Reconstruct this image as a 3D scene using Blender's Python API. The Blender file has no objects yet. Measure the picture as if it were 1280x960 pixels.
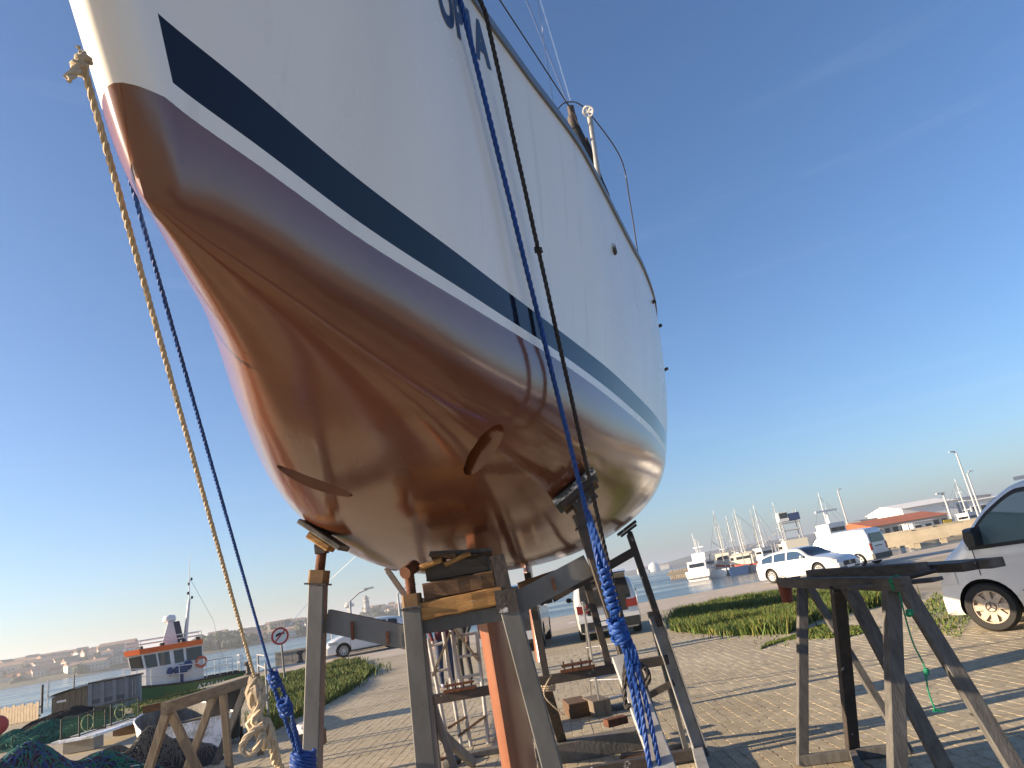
import bpy, bmesh, math, random
from mathutils import Vector, Matrix, Euler
random.seed(7)
S = bpy.context.scene
COL = S.collection
R = math.radians

# ---------------------------------------------------------------- camera
CAM_F, ROLL, PITCH, EYE = 860.0, R(9.76), R(16.76), 1.55
cam = bpy.data.cameras.new('camera'); camo = bpy.data.objects.new('camera', cam); COL.objects.link(camo)
cam.sensor_width = 36; cam.lens = CAM_F / 1280 * 36; cam.clip_start = .05; cam.clip_end = 20000
fw = Vector((0, math.cos(PITCH), math.sin(PITCH))); up0 = Vector((0, -math.sin(PITCH), math.cos(PITCH))); rt0 = Vector((1, 0, 0))
rt = rt0 * math.cos(ROLL) - up0 * math.sin(ROLL); upv = rt0 * math.sin(ROLL) + up0 * math.cos(ROLL)
m = Matrix((rt, upv, -fw)).transposed().to_4x4(); m.translation = (0, 0, EYE); camo.matrix_world = m
S.camera = camo
S.render.resolution_x, S.render.resolution_y = 1024, 768

# ---------------------------------------------------------------- sky, sun, exposure
SUN_EL, SUN_AZ = 15.5, 264.0            # compass azimuth measured from +Y towards +X
w = bpy.data.worlds.new('World'); S.world = w; w.use_nodes = True
nt = w.node_tree; nt.nodes.clear()
sky = nt.nodes.new('ShaderNodeTexSky'); sky.sky_type = 'NISHITA'; sky.sun_disc = False
sky.sun_elevation = R(SUN_EL); sky.sun_rotation = R(SUN_AZ); sky.air_density = 1.0; sky.dust_density = 0.9; sky.ozone_density = 4.8
bg = nt.nodes.new('ShaderNodeBackground'); bg.inputs['Strength'].default_value = 0.082
wo = nt.nodes.new('ShaderNodeOutputWorld')
wb = nt.nodes.new('ShaderNodeMix'); wb.data_type = 'RGBA'; wb.blend_type = 'MULTIPLY'; wb.inputs['Factor'].default_value = 1; wb.inputs['B'].default_value = (1.0, 1.0, 1.03, 1)   # the camera's white balance
tcw = nt.nodes.new('ShaderNodeTexCoord'); mpw = nt.nodes.new('ShaderNodeMapping'); mpw.inputs['Scale'].default_value = (1.2, 1.2, 15); mpw.inputs['Rotation'].default_value = (R(4), R(-3), 0)
nw = nt.nodes.new('ShaderNodeTexNoise'); nw.inputs['Scale'].default_value = 1.7; nw.inputs['Detail'].default_value = 7; nw.inputs['Roughness'].default_value = .62
rw_ = nt.nodes.new('ShaderNodeMapRange'); rw_.inputs[1].default_value = .56; rw_.inputs[2].default_value = .78; rw_.inputs[3].default_value = 0; rw_.inputs[4].default_value = .035       # thin cirrus all round
cw = nt.nodes.new('ShaderNodeMix'); cw.data_type = 'RGBA'; cw.inputs['B'].default_value = (7.5, 7.8, 8.0, 1)
nt.links.new(tcw.outputs['Generated'], mpw.inputs[0]); nt.links.new(mpw.outputs[0], nw.inputs['Vector']); nt.links.new(nw.outputs[0], rw_.inputs[0]); nt.links.new(rw_.outputs[0], cw.inputs['Factor'])
nt.links.new(sky.outputs[0], cw.inputs['A']); nt.links.new(cw.outputs['Result'], wb.inputs['A']); nt.links.new(wb.outputs['Result'], bg.inputs[0]); nt.links.new(bg.outputs[0], wo.inputs[0])
sl = bpy.data.lights.new('sun', 'SUN'); sl.energy = 5.0; sl.angle = R(.5); sl.color = (1, .78, .53)
so = bpy.data.objects.new('sun', sl); COL.objects.link(so); so.location = (-60, 0, 40)
a, e = R(SUN_AZ), R(SUN_EL)
sdir = Vector((math.sin(a) * math.cos(e), math.cos(a) * math.cos(e), math.sin(e)))
so.rotation_euler = sdir.to_track_quat('Z', 'Y').to_euler()
S.view_settings.view_transform = 'Standard'; S.view_settings.look = 'None'; S.view_settings.gamma = 1
S.view_settings.exposure = 1.32; S.view_settings.use_curve_mapping = False
S.render.engine = 'CYCLES'

# ---------------------------------------------------------------- helpers
def ray(px, py):
    dx, dy = px - 640, py - 480
    u = dx * math.cos(ROLL) - dy * math.sin(ROLL); v = dx * math.sin(ROLL) + dy * math.cos(ROLL)
    return Vector((u, CAM_F * math.cos(PITCH) + v * math.sin(PITCH), CAM_F * math.sin(PITCH) - v * math.cos(PITCH)))
def P(px, py, y):                       # point of the place at distance y along the sight line of a photo pixel
    r = ray(px, py); return r * (y / r.y) + Vector((0, 0, EYE))
def G(px, py, z=0.0):                   # point of the place at height z
    r = ray(px, py); return r * ((z - EYE) / r.z) + Vector((0, 0, EYE))
def X(px, y, z):                        # x of a pixel column at depth y, height z (rolled picture: solve)
    lo, hi = -400.0, 400.0
    for _ in range(50):
        mid = (lo + hi) / 2
        d = y * math.cos(PITCH) + (z - EYE) * math.sin(PITCH); uc = -y * math.sin(PITCH) + (z - EYE) * math.cos(PITCH)
        q = 640 + (mid / d * CAM_F) * math.cos(ROLL) - (uc / d * CAM_F) * math.sin(ROLL)
        if q < px: lo = mid
        else: hi = mid
    return mid

MATS = {}
def mat(name, col, rough=.6, metal=0., col2=None, scale=6., contrast=.5, bump=0., bscale=None, coat=0., spec=.5,
        stretch=(1, 1, 1), trans=0., emit=None, col3=None, scale3=2., thr3=.62, detail=6., ior=1.45, sheen=0.):
    if name in MATS: return MATS[name]
    M = bpy.data.materials.new(name); M.use_nodes = True; t = M.node_tree; N = t.nodes; L = t.links
    b = N['Principled BSDF']
    b.inputs['Roughness'].default_value = rough; b.inputs['Metallic'].default_value = metal
    b.inputs['Specular IOR Level'].default_value = spec; b.inputs['IOR'].default_value = ior
    b.inputs['Coat Weight'].default_value = coat; b.inputs['Coat Roughness'].default_value = .08
    b.inputs['Transmission Weight'].default_value = trans
    b.inputs['Base Color'].default_value = (*col, 1)
    if col2 is not None or bump or col3 is not None:
        tc = N.new('ShaderNodeTexCoord'); mp = N.new('ShaderNodeMapping'); mp.inputs['Scale'].default_value = stretch
        L.new(tc.outputs['Object'], mp.inputs[0])
        last = None
        if col2 is not None:
            n = N.new('ShaderNodeTexNoise'); n.inputs['Scale'].default_value = scale; n.inputs['Detail'].default_value = detail
            n.inputs['Roughness'].default_value = .62
            L.new(mp.outputs[0], n.inputs['Vector'])
            r = N.new('ShaderNodeValToRGB'); r.color_ramp.elements[0].position = .5 - contrast / 2 * .5; r.color_ramp.elements[1].position = .5 + contrast / 2 * .5
            r.color_ramp.elements[0].color = (*col, 1); r.color_ramp.elements[1].color = (*col2, 1)
            L.new(n.outputs[0], r.inputs[0]); last = r.outputs[0]
        if col3 is not None:
            n3 = N.new('ShaderNodeTexNoise'); n3.inputs['Scale'].default_value = scale3; n3.inputs['Detail'].default_value = 8
            n3.inputs['Roughness'].default_value = .7
            L.new(mp.outputs[0], n3.inputs['Vector'])
            r3 = N.new('ShaderNodeValToRGB'); r3.color_ramp.elements[0].position = thr3 - .03; r3.color_ramp.elements[1].position = thr3 + .05
            L.new(n3.outputs[0], r3.inputs[0])
            mx = N.new('ShaderNodeMix'); mx.data_type = 'RGBA'; L.new(r3.outputs[0], mx.inputs['Factor'])
            if last: L.new(last, mx.inputs['A'])
            else: mx.inputs['A'].default_value = (*col, 1)
            mx.inputs['B'].default_value = (1.0, 1.0, 1.03, 1); last = mx.outputs['Result']
        if last: L.new(last, b.inputs['Base Color'])
        if bump:
            nb = N.new('ShaderNodeTexNoise'); nb.inputs['Scale'].default_value = bscale or scale * 3; nb.inputs['Detail'].default_value = 8
            L.new(mp.outputs[0], nb.inputs['Vector'])
            bp = N.new('ShaderNodeBump'); bp.inputs['Strength'].default_value = bump; bp.inputs['Distance'].default_value = .01
            L.new(nb.outputs[0], bp.inputs['Height']); L.new(bp.outputs[0], b.inputs['Normal'])
    if emit:
        b.inputs['Emission Color'].default_value = (*emit, 1); b.inputs['Emission Strength'].default_value = 1
    MATS[name] = M; return M

class MB:
    """collects faces for ONE mesh object"""
    def __init__(s): s.v = []; s.f = []; s.mi = []
    def add(s, v, f, mi=0):
        o = len(s.v); s.v += [tuple(q) for q in v]; s.f += [tuple(i + o for i in q) for q in f]; s.mi += [mi] * len(f); return s
    def box(s, c, d, rot=None, mi=0):
        c = Vector(c); q = []
        for z in (-1, 1):
            for y in (-1, 1):
                for x in (-1, 1):
                    p = Vector((x * d[0] / 2, y * d[1] / 2, z * d[2] / 2))
                    if rot is not None: p = rot @ p
                    q.append(c + p)
        return s.add(q, [(0, 2, 3, 1), (4, 5, 7, 6), (0, 1, 5, 4), (2, 6, 7, 3), (0, 4, 6, 2), (1, 3, 7, 5)], mi)
    def bar(s, a, b, wd, ht, up=(0, 0, 1), mi=0, ch=0.0):
        a, b = Vector(a), Vector(b); d = (b - a).normalized(); u = Vector(up)
        if abs(d.dot(u)) > .98: u = Vector((0, 1, 0))
        sd = d.cross(u).normalized(); u = sd.cross(d).normalized()
        if ch <= 0:
            prof = [(-wd / 2, -ht / 2), (wd / 2, -ht / 2), (wd / 2, ht / 2), (-wd / 2, ht / 2)]
        else:
            w2, h2 = wd / 2, ht / 2
            prof = [(-w2 + ch, -h2), (w2 - ch, -h2), (w2, -h2 + ch), (w2, h2 - ch), (w2 - ch, h2), (-w2 + ch, h2), (-w2, h2 - ch), (-w2, -h2 + ch)]
        return s.sweep([a, b], prof, sd, u, mi)
    def sweep(s, pts, prof, sd, u, mi=0):
        n = len(prof); v = []
        for p in pts:
            for x, y in prof: v.append(Vector(p) + sd * x + u * y)
        f = []
        for i in range(len(pts) - 1):
            for j in range(n): f.append((i * n + j, i * n + (j + 1) % n, (i + 1) * n + (j + 1) % n, (i + 1) * n + j))
        f.append(tuple(reversed(range(n)))); f.append(tuple((len(pts) - 1) * n + j for j in range(n)))
        return s.add(v, f, mi)
    def channel(s, a, b, wd, ht, th, up=(0, 0, 1), flip=1, mi=0):      # C-section steel
        a, b = Vector(a), Vector(b); d = (b - a).normalized(); u = Vector(up)
        if abs(d.dot(u)) > .98: u = Vector((0, 1, 0))
        sd = d.cross(u).normalized(); u = sd.cross(d).normalized(); sd = sd * flip
        prof = [(0, -ht / 2), (wd, -ht / 2), (wd, -ht / 2 + th), (th, -ht / 2 + th), (th, ht / 2 - th), (wd, ht / 2 - th), (wd, ht / 2), (0, ht / 2)]
        return s.sweep([a, b], prof, sd, u, mi)
    def tube(s, pts, r, n=8, mi=0, cap=True, closed=False):
        pts = [Vector(p) for p in pts]; k = len(pts); rr = r if isinstance(r, (list, tuple)) else [r] * k
        v = []; prev = None
        for i, p in enumerate(pts):
            if closed: d = (pts[(i + 1) % k] - pts[i - 1])
            else: d = pts[min(i + 1, k - 1)] - pts[max(i - 1, 0)]
            d = d.normalized() if d.length > 1e-9 else Vector((0, 0, 1))
            if prev is None:
                sd = d.orthogonal().normalized()
            else:
                sd = prev - d * prev.dot(d); sd = sd.normalized() if sd.length > 1e-6 else d.orthogonal().normalized()
            prev = sd; u = d.cross(sd)
            for j in range(n):
                t = 2 * math.pi * j / n; v.append(p + (sd * math.cos(t) + u * math.sin(t)) * rr[i])
        f = []
        for i in range(k if closed else k - 1):
            i2 = (i + 1) % k
            for j in range(n): f.append((i * n + j, i * n + (j + 1) % n, i2 * n + (j + 1) % n, i2 * n + j))
        if cap and not closed: f.append(tuple(reversed(range(n)))); f.append(tuple((k - 1) * n + j for j in range(n)))
        return s.add(v, f, mi)
    def lathe(s, c, axis, prof, n=20, mi=0, closed=False):             # prof: (radius, along-axis)
        c = Vector(c); ax = Vector(axis).normalized(); sd = ax.orthogonal().normalized(); u = ax.cross(sd); v = []; k = len(prof)
        for r, h in prof:
            for j in range(n):
                t = 2 * math.pi * j / n; v.append(c + ax * h + (sd * math.cos(t) + u * math.sin(t)) * r)
        f = []
        for i in range(k if closed else k - 1):
            i2 = (i + 1) % k
            for j in range(n): f.append((i * n + j, i * n + (j + 1) % n, i2 * n + (j + 1) % n, i2 * n + j))
        if not closed:
            if prof[0][0] > 1e-5: f.append(tuple(reversed(range(n))))
            if prof[-1][0] > 1e-5: f.append(tuple((k - 1) * n + j for j in range(n)))
        return s.add(v, f, mi)
    def prism(s, poly, o, ex, ey, ez, depth, mi=0):                    # polygon (x,y) in plane ex,ey extruded along ez
        o, ex, ey, ez = map(Vector, (o, ex, ey, ez)); n = len(poly)
        v = [o + ex * x + ey * y for x, y in poly] + [o + ex * x + ey * y + ez * depth for x, y in poly]
        f = [tuple(reversed(range(n))), tuple(range(n, 2 * n))] + [(i, (i + 1) % n, n + (i + 1) % n, n + i) for i in range(n)]
        return s.add(v, f, mi)
    def grid(s, rows, mi=0, flip=False):
        n = len(rows[0]); v = [p for r in rows for p in r]; f = []
        for i in range(len(rows) - 1):
            for j in range(n - 1):
                q = (i * n + j, i * n + j + 1, (i + 1) * n + j + 1, (i + 1) * n + j); f.append(q[::-1] if flip else q)
        return s.add(v, f, mi)
    def blob(s, c, rad, n=10, jit=.2, seed=0, mi=0, sc=(1, 1, 1)):
        rnd = random.Random(seed); c = Vector(c); v = []; f = []; k = n // 2 + 1
        for i in range(k + 1):
            th = math.pi * i / k
            for j in range(n):
                ph = 2 * math.pi * j / n; q = 1 + rnd.uniform(-jit, jit)
                v.append(c + Vector((math.sin(th) * math.cos(ph) * sc[0], math.sin(th) * math.sin(ph) * sc[1], math.cos(th) * sc[2])) * rad * q)
        for i in range(k):
            for j in range(n): f.append((i * n + j, (i + 1) * n + j, (i + 1) * n + (j + 1) % n, i * n + (j + 1) % n))
        return s.add(v, f, mi)
    def mesh(s, name, mats, smooth=None):
        me = bpy.data.meshes.new(name); me.from_pydata([tuple(p) for p in s.v], [], s.f)
        for q in (mats if isinstance(mats, (list, tuple)) else [mats]): me.materials.append(q)
        me.polygons.foreach_set('material_index', s.mi)
        bm = bmesh.new(); bm.from_mesh(me); bmesh.ops.remove_doubles(bm, verts=bm.verts, dist=1e-6); bmesh.ops.recalc_face_normals(bm, faces=bm.faces); bm.to_mesh(me); bm.free()
        if smooth is not None:
            me.shade_smooth(); me.set_sharp_from_angle(angle=R(smooth))
        me.update(); return me
    def build(s, name, mats, parent=None, smooth=None, loc=None):
        o = bpy.data.objects.new(name, s.mesh(name, mats, smooth)); COL.objects.link(o)
        if parent is not None: o.parent = parent
        if loc is not None: o.location = loc
        return o
def tag(o, label, cat, group=None):
    o['label'] = label; o['category'] = cat
    if group: o['group'] = group
    return o
def kind(o, k): o['kind'] = k; return o
def thing(name, label, cat, loc=(0, 0, 0), rz=0., group=None):
    o = bpy.data.objects.new(name, None); COL.objects.link(o); o.location = loc; o.rotation_euler = (0, 0, rz); o.empty_display_size = .2
    return tag(o, label, cat, group)
def boolean(o, cutters, op='DIFFERENCE'):
    tmp = []
    for c in cutters:
        md = o.modifiers.new('b', 'BOOLEAN'); md.operation = op; md.solver = 'EXACT'; md.object = c; tmp.append(c)
    dg = bpy.context.evaluated_depsgraph_get(); dg.update()
    me = bpy.data.meshes.new_from_object(o.evaluated_get(dg)); o.modifiers.clear(); o.data = me
    for c in tmp: bpy.data.objects.remove(c)
    return o
def local(o, p):                        # world point into the frame of a thing placed with location and z rotation
    return Matrix.Rotation(-o.rotation_euler.z, 3, 'Z') @ (Vector(p) - Vector(o.location))
def smooth_path(pts, n=8):
    pts = [Vector(p) for p in pts]; out = []
    for i in range(len(pts) - 1):
        p0 = pts[max(i - 1, 0)]; p1 = pts[i]; p2 = pts[i + 1]; p3 = pts[min(i + 2, len(pts) - 1)]
        for k in range(n):
            t = k / n
            out.append(.5 * ((2 * p1) + (p2 - p0) * t + (2 * p0 - 5 * p1 + 4 * p2 - p3) * t * t + (3 * p1 - p0 - 3 * p2 + p3) * t ** 3))
    out.append(pts[-1]); return out
def rope(mb, pts, r, mi=0, pitch=None, strands=3, sides=5):
    """laid rope: three strands twisted about the path"""
    pts = [Vector(p) for p in pts]; pitch = pitch or r * 9
    L = [0.]
    for i in range(1, len(pts)): L.append(L[-1] + (pts[i] - pts[i - 1]).length)
    T = L[-1]; n = max(6, int(T / pitch * 8)); n = min(n, 1400); res = []; i = 0
    for k in range(n + 1):
        q = T * k / n
        while i < len(pts) - 2 and L[i + 1] < q: i += 1
        t = (q - L[i]) / max(1e-9, L[i + 1] - L[i]); res.append(pts[i].lerp(pts[i + 1], t))
    prev = None; fr = []
    for k in range(n + 1):
        d = (res[min(k + 1, n)] - res[max(k - 1, 0)]).normalized()
        sd = d.orthogonal().normalized() if prev is None else (prev - d * prev.dot(d)).normalized()
        prev = sd; fr.append((sd, d.cross(sd)))
    for j in range(strands):
        q = []
        for k in range(n + 1):
            ph = 2 * math.pi * (T * k / n / pitch + j / strands); q.append(res[k] + (fr[k][0] * math.cos(ph) + fr[k][1] * math.sin(ph)) * r * .5)
        mb.tube(q, r * .56, sides, mi)
    return mb
def skin_mesh(name, joints, edges, radii, material, parent=None, sub=2, root=0):
    me = bpy.data.meshes.new(name); me.from_pydata(joints, edges, []); o = bpy.data.objects.new(name, me); COL.objects.link(o)
    md = o.modifiers.new('s', 'SKIN'); 
    for i, r_ in enumerate(radii):
        rr = r_ if isinstance(r_, tuple) else (r_, r_)
        me.skin_vertices[0].data[i].radius = rr; me.skin_vertices[0].data[i].use_root = (i == root)
    sb = o.modifiers.new('u', 'SUBSURF'); sb.levels = sub; sb.render_levels = sub
    dg = bpy.context.evaluated_depsgraph_get(); dg.update()
    nm = bpy.data.meshes.new_from_object(o.evaluated_get(dg)); o.modifiers.clear(); o.data = nm; nm.materials.clear(); nm.materials.append(material); nm.shade_smooth()
    if parent: o.parent = parent
    return o

# ---------------------------------------------------------------- shared materials
STEEL = mat('grey_steel', (.21, .215, .215), .62, .2, (.075, .073, .07), 2.6, .75, .05, 60, stretch=(1, 1, .45), col3=(.10, .06, .035), scale3=5, thr3=.66)
STEEL_D = mat('dark_steel', (.045, .045, .047), .6, .3, (.09, .07, .06), 12, .7, .25, 50, col3=(.12, .05, .025), scale3=7, thr3=.64)
STEEL_L = mat('pale_painted_steel', (.36, .37, .38), .55, .1, (.25, .25, .25), 6, .6, .15, 40, col3=(.16, .07, .03), scale3=4, thr3=.7)
RUST = mat('rusty_iron', (.16, .06, .028), .85, .1, (.07, .03, .018), 18, .8, .4, 50)
WOOD = mat('weathered_wood', (.20, .165, .125), .85, 0, (.10, .08, .06), 5, .7, .35, 30, stretch=(6, 6, .8))
WOOD_G = mat('grey_wood', (.15, .145, .14), .85, 0, (.07, .068, .066), 5, .7, .35, 30, stretch=(6, 6, .8))
WOOD_H = mat('weathered_beam_wood', (.20, .165, .125), .85, 0, (.10, .08, .06), 5, .7, .35, 30, stretch=(6, .8, 6))
WOOD_GH = mat('grey_beam_wood', (.13, .126, .122), .85, 0, (.06, .058, .056), 5, .7, .35, 30, stretch=(6, .8, 6))
WOOD_Y = mat('yellow_pine', (.42, .24, .085), .8, 0, (.24, .12, .04), 6, .7, .3, 30, stretch=(.8, 7, 7), col3=(.10, .055, .03), scale3=4, thr3=.66)
WOOD_B = mat('brown_timber', (.15, .085, .045), .85, 0, (.07, .042, .025), 6, .7, .3, 30, stretch=(.8, 7, 7))
CONC = mat('concrete', (.36, .33, .28), .9, 0, (.25, .23, .2), 3, .7, .3, 40)
BLACK = mat('black_rubber', (.012, .012, .013), .6, 0, (.025, .025, .025), 8, .8)
WHITE = mat('white_paint', (.78, .78, .77), .35, 0, (.70, .70, .68), 4, .7)
CARW = mat('white_car_paint', (.64, .64, .63), .25, 0, coat=1.)
GLASS = mat('dark_glass', (.012, .015, .018), .04, 0, spec=.8)
CHROME = mat('bright_metal', (.62, .62, .63), .25, 1.)
ALU = mat('aluminium', (.60, .61, .62), .38, .9, (.45, .45, .46), 20, .7)
PLASTIC = mat('black_plastic', (.02, .02, .021), .45, 0, (.03, .03, .03), 20, .7)
REDLIGHT = mat('red_lens', (.22, .012, .012), .12, 0, coat=1.)
CLEARL = mat('headlight_lens', (.55, .57, .6), .08, .3, coat=1.)
PLATE = mat('number_plate', (.7, .7, .72), .4)
BLUE_ROPE = mat('blue_rope', (.006, .07, .33), .6, 0, (.004, .04, .2), 60, .7)
WHITE_ROPE = mat('cream_rope', (.52, .43, .31), .8, 0, (.36, .29, .2), 60, .7)
BLACK_ROPE = mat('black_rope', (.018, .016, .017), .7, 0, (.04, .035, .035), 80, .7)
GREEN_ROPE = mat('green_rope', (.01, .22, .12), .65)
# ================================================================ SETTING: quay, apron, pavers, water, grass
QUAY = [(-70, -45), (95, -45), (95, 78), (42, 56), (19, 43.5), (13, 41), (8, 39.3), (-14.8, 39.3), (-14.8, 29), (-15.4, 28.6), (-30, 28.6), (-70, 22)]
def position_mat(name, build):
    M = bpy.data.materials.new(name); M.use_nodes = True; MATS[name] = M
    build(M.node_tree, M.node_tree.nodes['Principled BSDF']); return M
def paver_nodes(t, b, joints):
    N, L = t.nodes, t.links
    g = N.new('ShaderNodeNewGeometry')
    def noise(sc, det=4, rgh=.6):
        n = N.new('ShaderNodeTexNoise'); n.inputs['Scale'].default_value = sc; n.inputs['Detail'].default_value = det; n.inputs['Roughness'].default_value = rgh
        L.new(g.outputs['Position'], n.inputs['Vector']); return n.outputs[0]
    def ramp(src, p0, p1, c0, c1):
        r = N.new('ShaderNodeValToRGB'); r.color_ramp.elements[0].position = p0; r.color_ramp.elements[1].position = p1
        r.color_ramp.elements[0].color = (*c0, 1); r.color_ramp.elements[1].color = (*c1, 1); L.new(src, r.inputs[0]); return r.outputs[0]
    def mix(f, a_, b_, typ='MIX'):
        x = N.new('ShaderNodeMix'); x.data_type = 'RGBA'; x.blend_type = typ
        if isinstance(f, float): x.inputs['Factor'].default_value = f
        else: L.new(f, x.inputs['Factor'])
        for s_, q in (('A', a_), ('B', b_)):
            if isinstance(q, tuple): x.inputs[s_].default_value = (*q, 1)
            else: L.new(q, x.inputs[s_])
        return x.outputs['Result']
    base = ramp(noise(8, 3), .36, .66, (.37, .315, .215), (.51, .445, .325))
    big = ramp(noise(.45, 5), .35, .65, (.74, .72, .70), (1.0, 1.0, 1.0))
    c = mix(1.0, base, big, 'MULTIPLY')
    fine = ramp(noise(90, 3), .3, .7, (.8, .8, .8), (1.08, 1.08, 1.06)); c = mix(1.0, c, fine, 'MULTIPLY')
    stain = ramp(noise(1.4, 6, .7), .62, .70, (0, 0, 0), (1, 1, 1)); c = mix(stain, c, mix(.55, c, (.13, .115, .095)))
    if joints:
        mp = N.new('ShaderNodeMapping'); mp.inputs['Rotation'].default_value = (0, 0, R(90)); L.new(g.outputs['Position'], mp.inputs[0])
        br = N.new('ShaderNodeTexBrick'); br.inputs['Scale'].default_value = 1; br.inputs['Brick Width'].default_value = .225; br.inputs['Row Height'].default_value = .1125
        br.inputs['Mortar Size'].default_value = .006; br.inputs['Mortar Smooth'].default_value = .2
        L.new(mp.outputs[0], br.inputs['Vector']); c = mix(br.outputs['Fac'], c, (.23, .195, .135))
        moss = ramp(noise(.55, 7, .7), .60, .68, (0, 0, 0), (1, 1, 1)); c = mix(moss, c, mix(.6, c, (.12, .13, .035)))
        sand = ramp(noise(.23, 6, .65), .50, .62, (0, 0, 0), (1, 1, 1)); c = mix(sand, c, (.33, .275, .19))
    L.new(c, b.inputs['Base Color']); b.inputs['Roughness'].default_value = .88
    bp = N.new('ShaderNodeBump'); bp.inputs['Strength'].default_value = .35; bp.inputs['Distance'].default_value = .006
    L.new(noise(60, 6), bp.inputs['Height']); L.new(bp.outputs[0], b.inputs['Normal'])
PAVER = position_mat('paver_concrete', lambda t, b: paver_nodes(t, b, False))
GROUNDM = position_mat('paved_ground', lambda t, b: paver_nodes(t, b, True))
JOINT = mat('joint_sand', (.15, .12, .08), .95, 0, (.07, .065, .03), 3, .7)
APRON = mat('apron_concrete', (.47, .40, .32), .9, 0, (.36, .31, .25), .6, .7, .2, 20, col3=(.25, .22, .18), scale3=.5, thr3=.64)

def sheet(name, poly, z, depth, mtl):
    mb = MB(); n = len(poly)
    v = [(x, y, z) for x, y in poly] + [(x, y, z - depth) for x, y in poly]
    f = [tuple(range(n))] + ([(i, n + i, n + (i + 1) % n, (i + 1) % n) for i in range(n)] if depth else [])
    mb.add(v, f); return mb.build(name, mtl)
quay = kind(sheet('quay_ground', QUAY, -.014, 4.5, GROUNDM), 'structure')
apron = kind(sheet('quay_apron', [(-14.6, 36.8), (-12, 31), (-9, 28.0), (-5.6, 29.2), (.2, 27.5), (4.3, 28.6), (8, 29.6), (14, 31.5), (24, 36), (44, 47), (90, 66), (88, 73), (42, 55.5), (19, 43.1), (13, 40.6), (8, 38.9), (-14.6, 38.9)], -.008, 0, APRON), 'structure')
# pavers with zigzag sides: the joint bed lies below them
bed = kind(sheet('paver_bed', [(-7.2, 4.3), (6.6, 4.3), (9, 9.8), (9, 17), (-7.2, 17)], -.0060, 0, JOINT), 'structure')
PW, PL = .1125, .225
def paver_mesh(dz=0.0, sx=0.0):
    g = .0022; z1 = 0.0 + dz; ch = .003
    zig = [0, .011, 0, .011, 0]
    ys = [g, PL * .25, PL * .5, PL * .75, PL - g]
    out = [(g + zig[i], ys[i]) for i in range(5)] + [(PW - g + zig[i], ys[i]) for i in (4, 3, 2, 1, 0)]
    cx = sum(p[0] for p in out) / 10; cy = sum(p[1] for p in out) / 10
    ins = [(cx + (x - cx) * (1 - ch * 2 / PW), cy + (y - cy) * (1 - ch * 2 / PL)) for x, y in out]
    v = [(x, y, -.0098) for x, y in out] + [(x, y, z1 - .003) for x, y in out] + [(x, y, z1) for x, y in ins]
    f = []
    for k in (0, 10):
        for i in range(10): f.append((k + i, k + i + 10, k + 10 + (i + 1) % 10, k + (i + 1) % 10))
    f.append(tuple(range(20, 30))); return v, [q[::-1] for q in f[:-1]] + [f[-1][::-1]]
def in_view(x, y):
    d = y * math.cos(PITCH) - EYE * math.sin(PITCH); uc = -y * math.sin(PITCH) - EYE * math.cos(PITCH)
    u = x / d * CAM_F; v = -uc / d * CAM_F
    px = 640 + u * math.cos(ROLL) + v * math.sin(ROLL); py = 480 - u * math.sin(ROLL) + v * math.cos(ROLL)
    return px, py
cand = []
ncol = int(13.8 / PW)
for i in range(ncol + 24):
    x = -7.2 + i * PW
    for j in range(int(12.6 / PL)):
        y = 4.35 + j * PL + (PL / 2 if i % 2 else 0)
        if y + PL > 17 or x + PW + .02 > 9 or (x > 6.4 + max(0, (y - 4.35)) * .42): continue
        px, py = in_view(x + PW / 2, y + PL / 2)
        if -160 < px < 1440 and py < 1110: cand.append((y, x, px, py))
cand.sort()
vis = [c for c in cand if 0 < c[2] < 1280 and c[3] < 960 and not (c[2] < 470)]
near = set((c[0], c[1]) for c in vis[:300])
pm = []
for k, dz in enumerate((0, .0016, -.0014, .0008)):
    v, f = paver_mesh(dz); mb = MB(); mb.add(v, f); me = mb.mesh('paver', PAVER); pm.append(me)
rest = MB(); rnd = random.Random(3)
for y, x, px, py in cand:
    if (y, x) in near:
        o = bpy.data.objects.new('paver', rnd.choice(pm)); COL.objects.link(o); o.location = (x, y, 0); o.parent = bed
    else:
        v, f = paver_mesh(rnd.choice((0, .0016, -.0014, .0008))); tz = rnd.uniform(-.001, .001)
        rest.add([(p[0] + x, p[1] + y, p[2] + (tz if i >= 10 else 0)) for i, p in enumerate(v)], f)
me = bpy.data.meshes.new('pavers'); me.from_pydata(rest.v, [], rest.f); me.materials.append(PAVER); me.update()
ro = bpy.data.objects.new('pavers', me); COL.objects.link(ro); ro.parent = bed; kind(ro, 'stuff')

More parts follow.
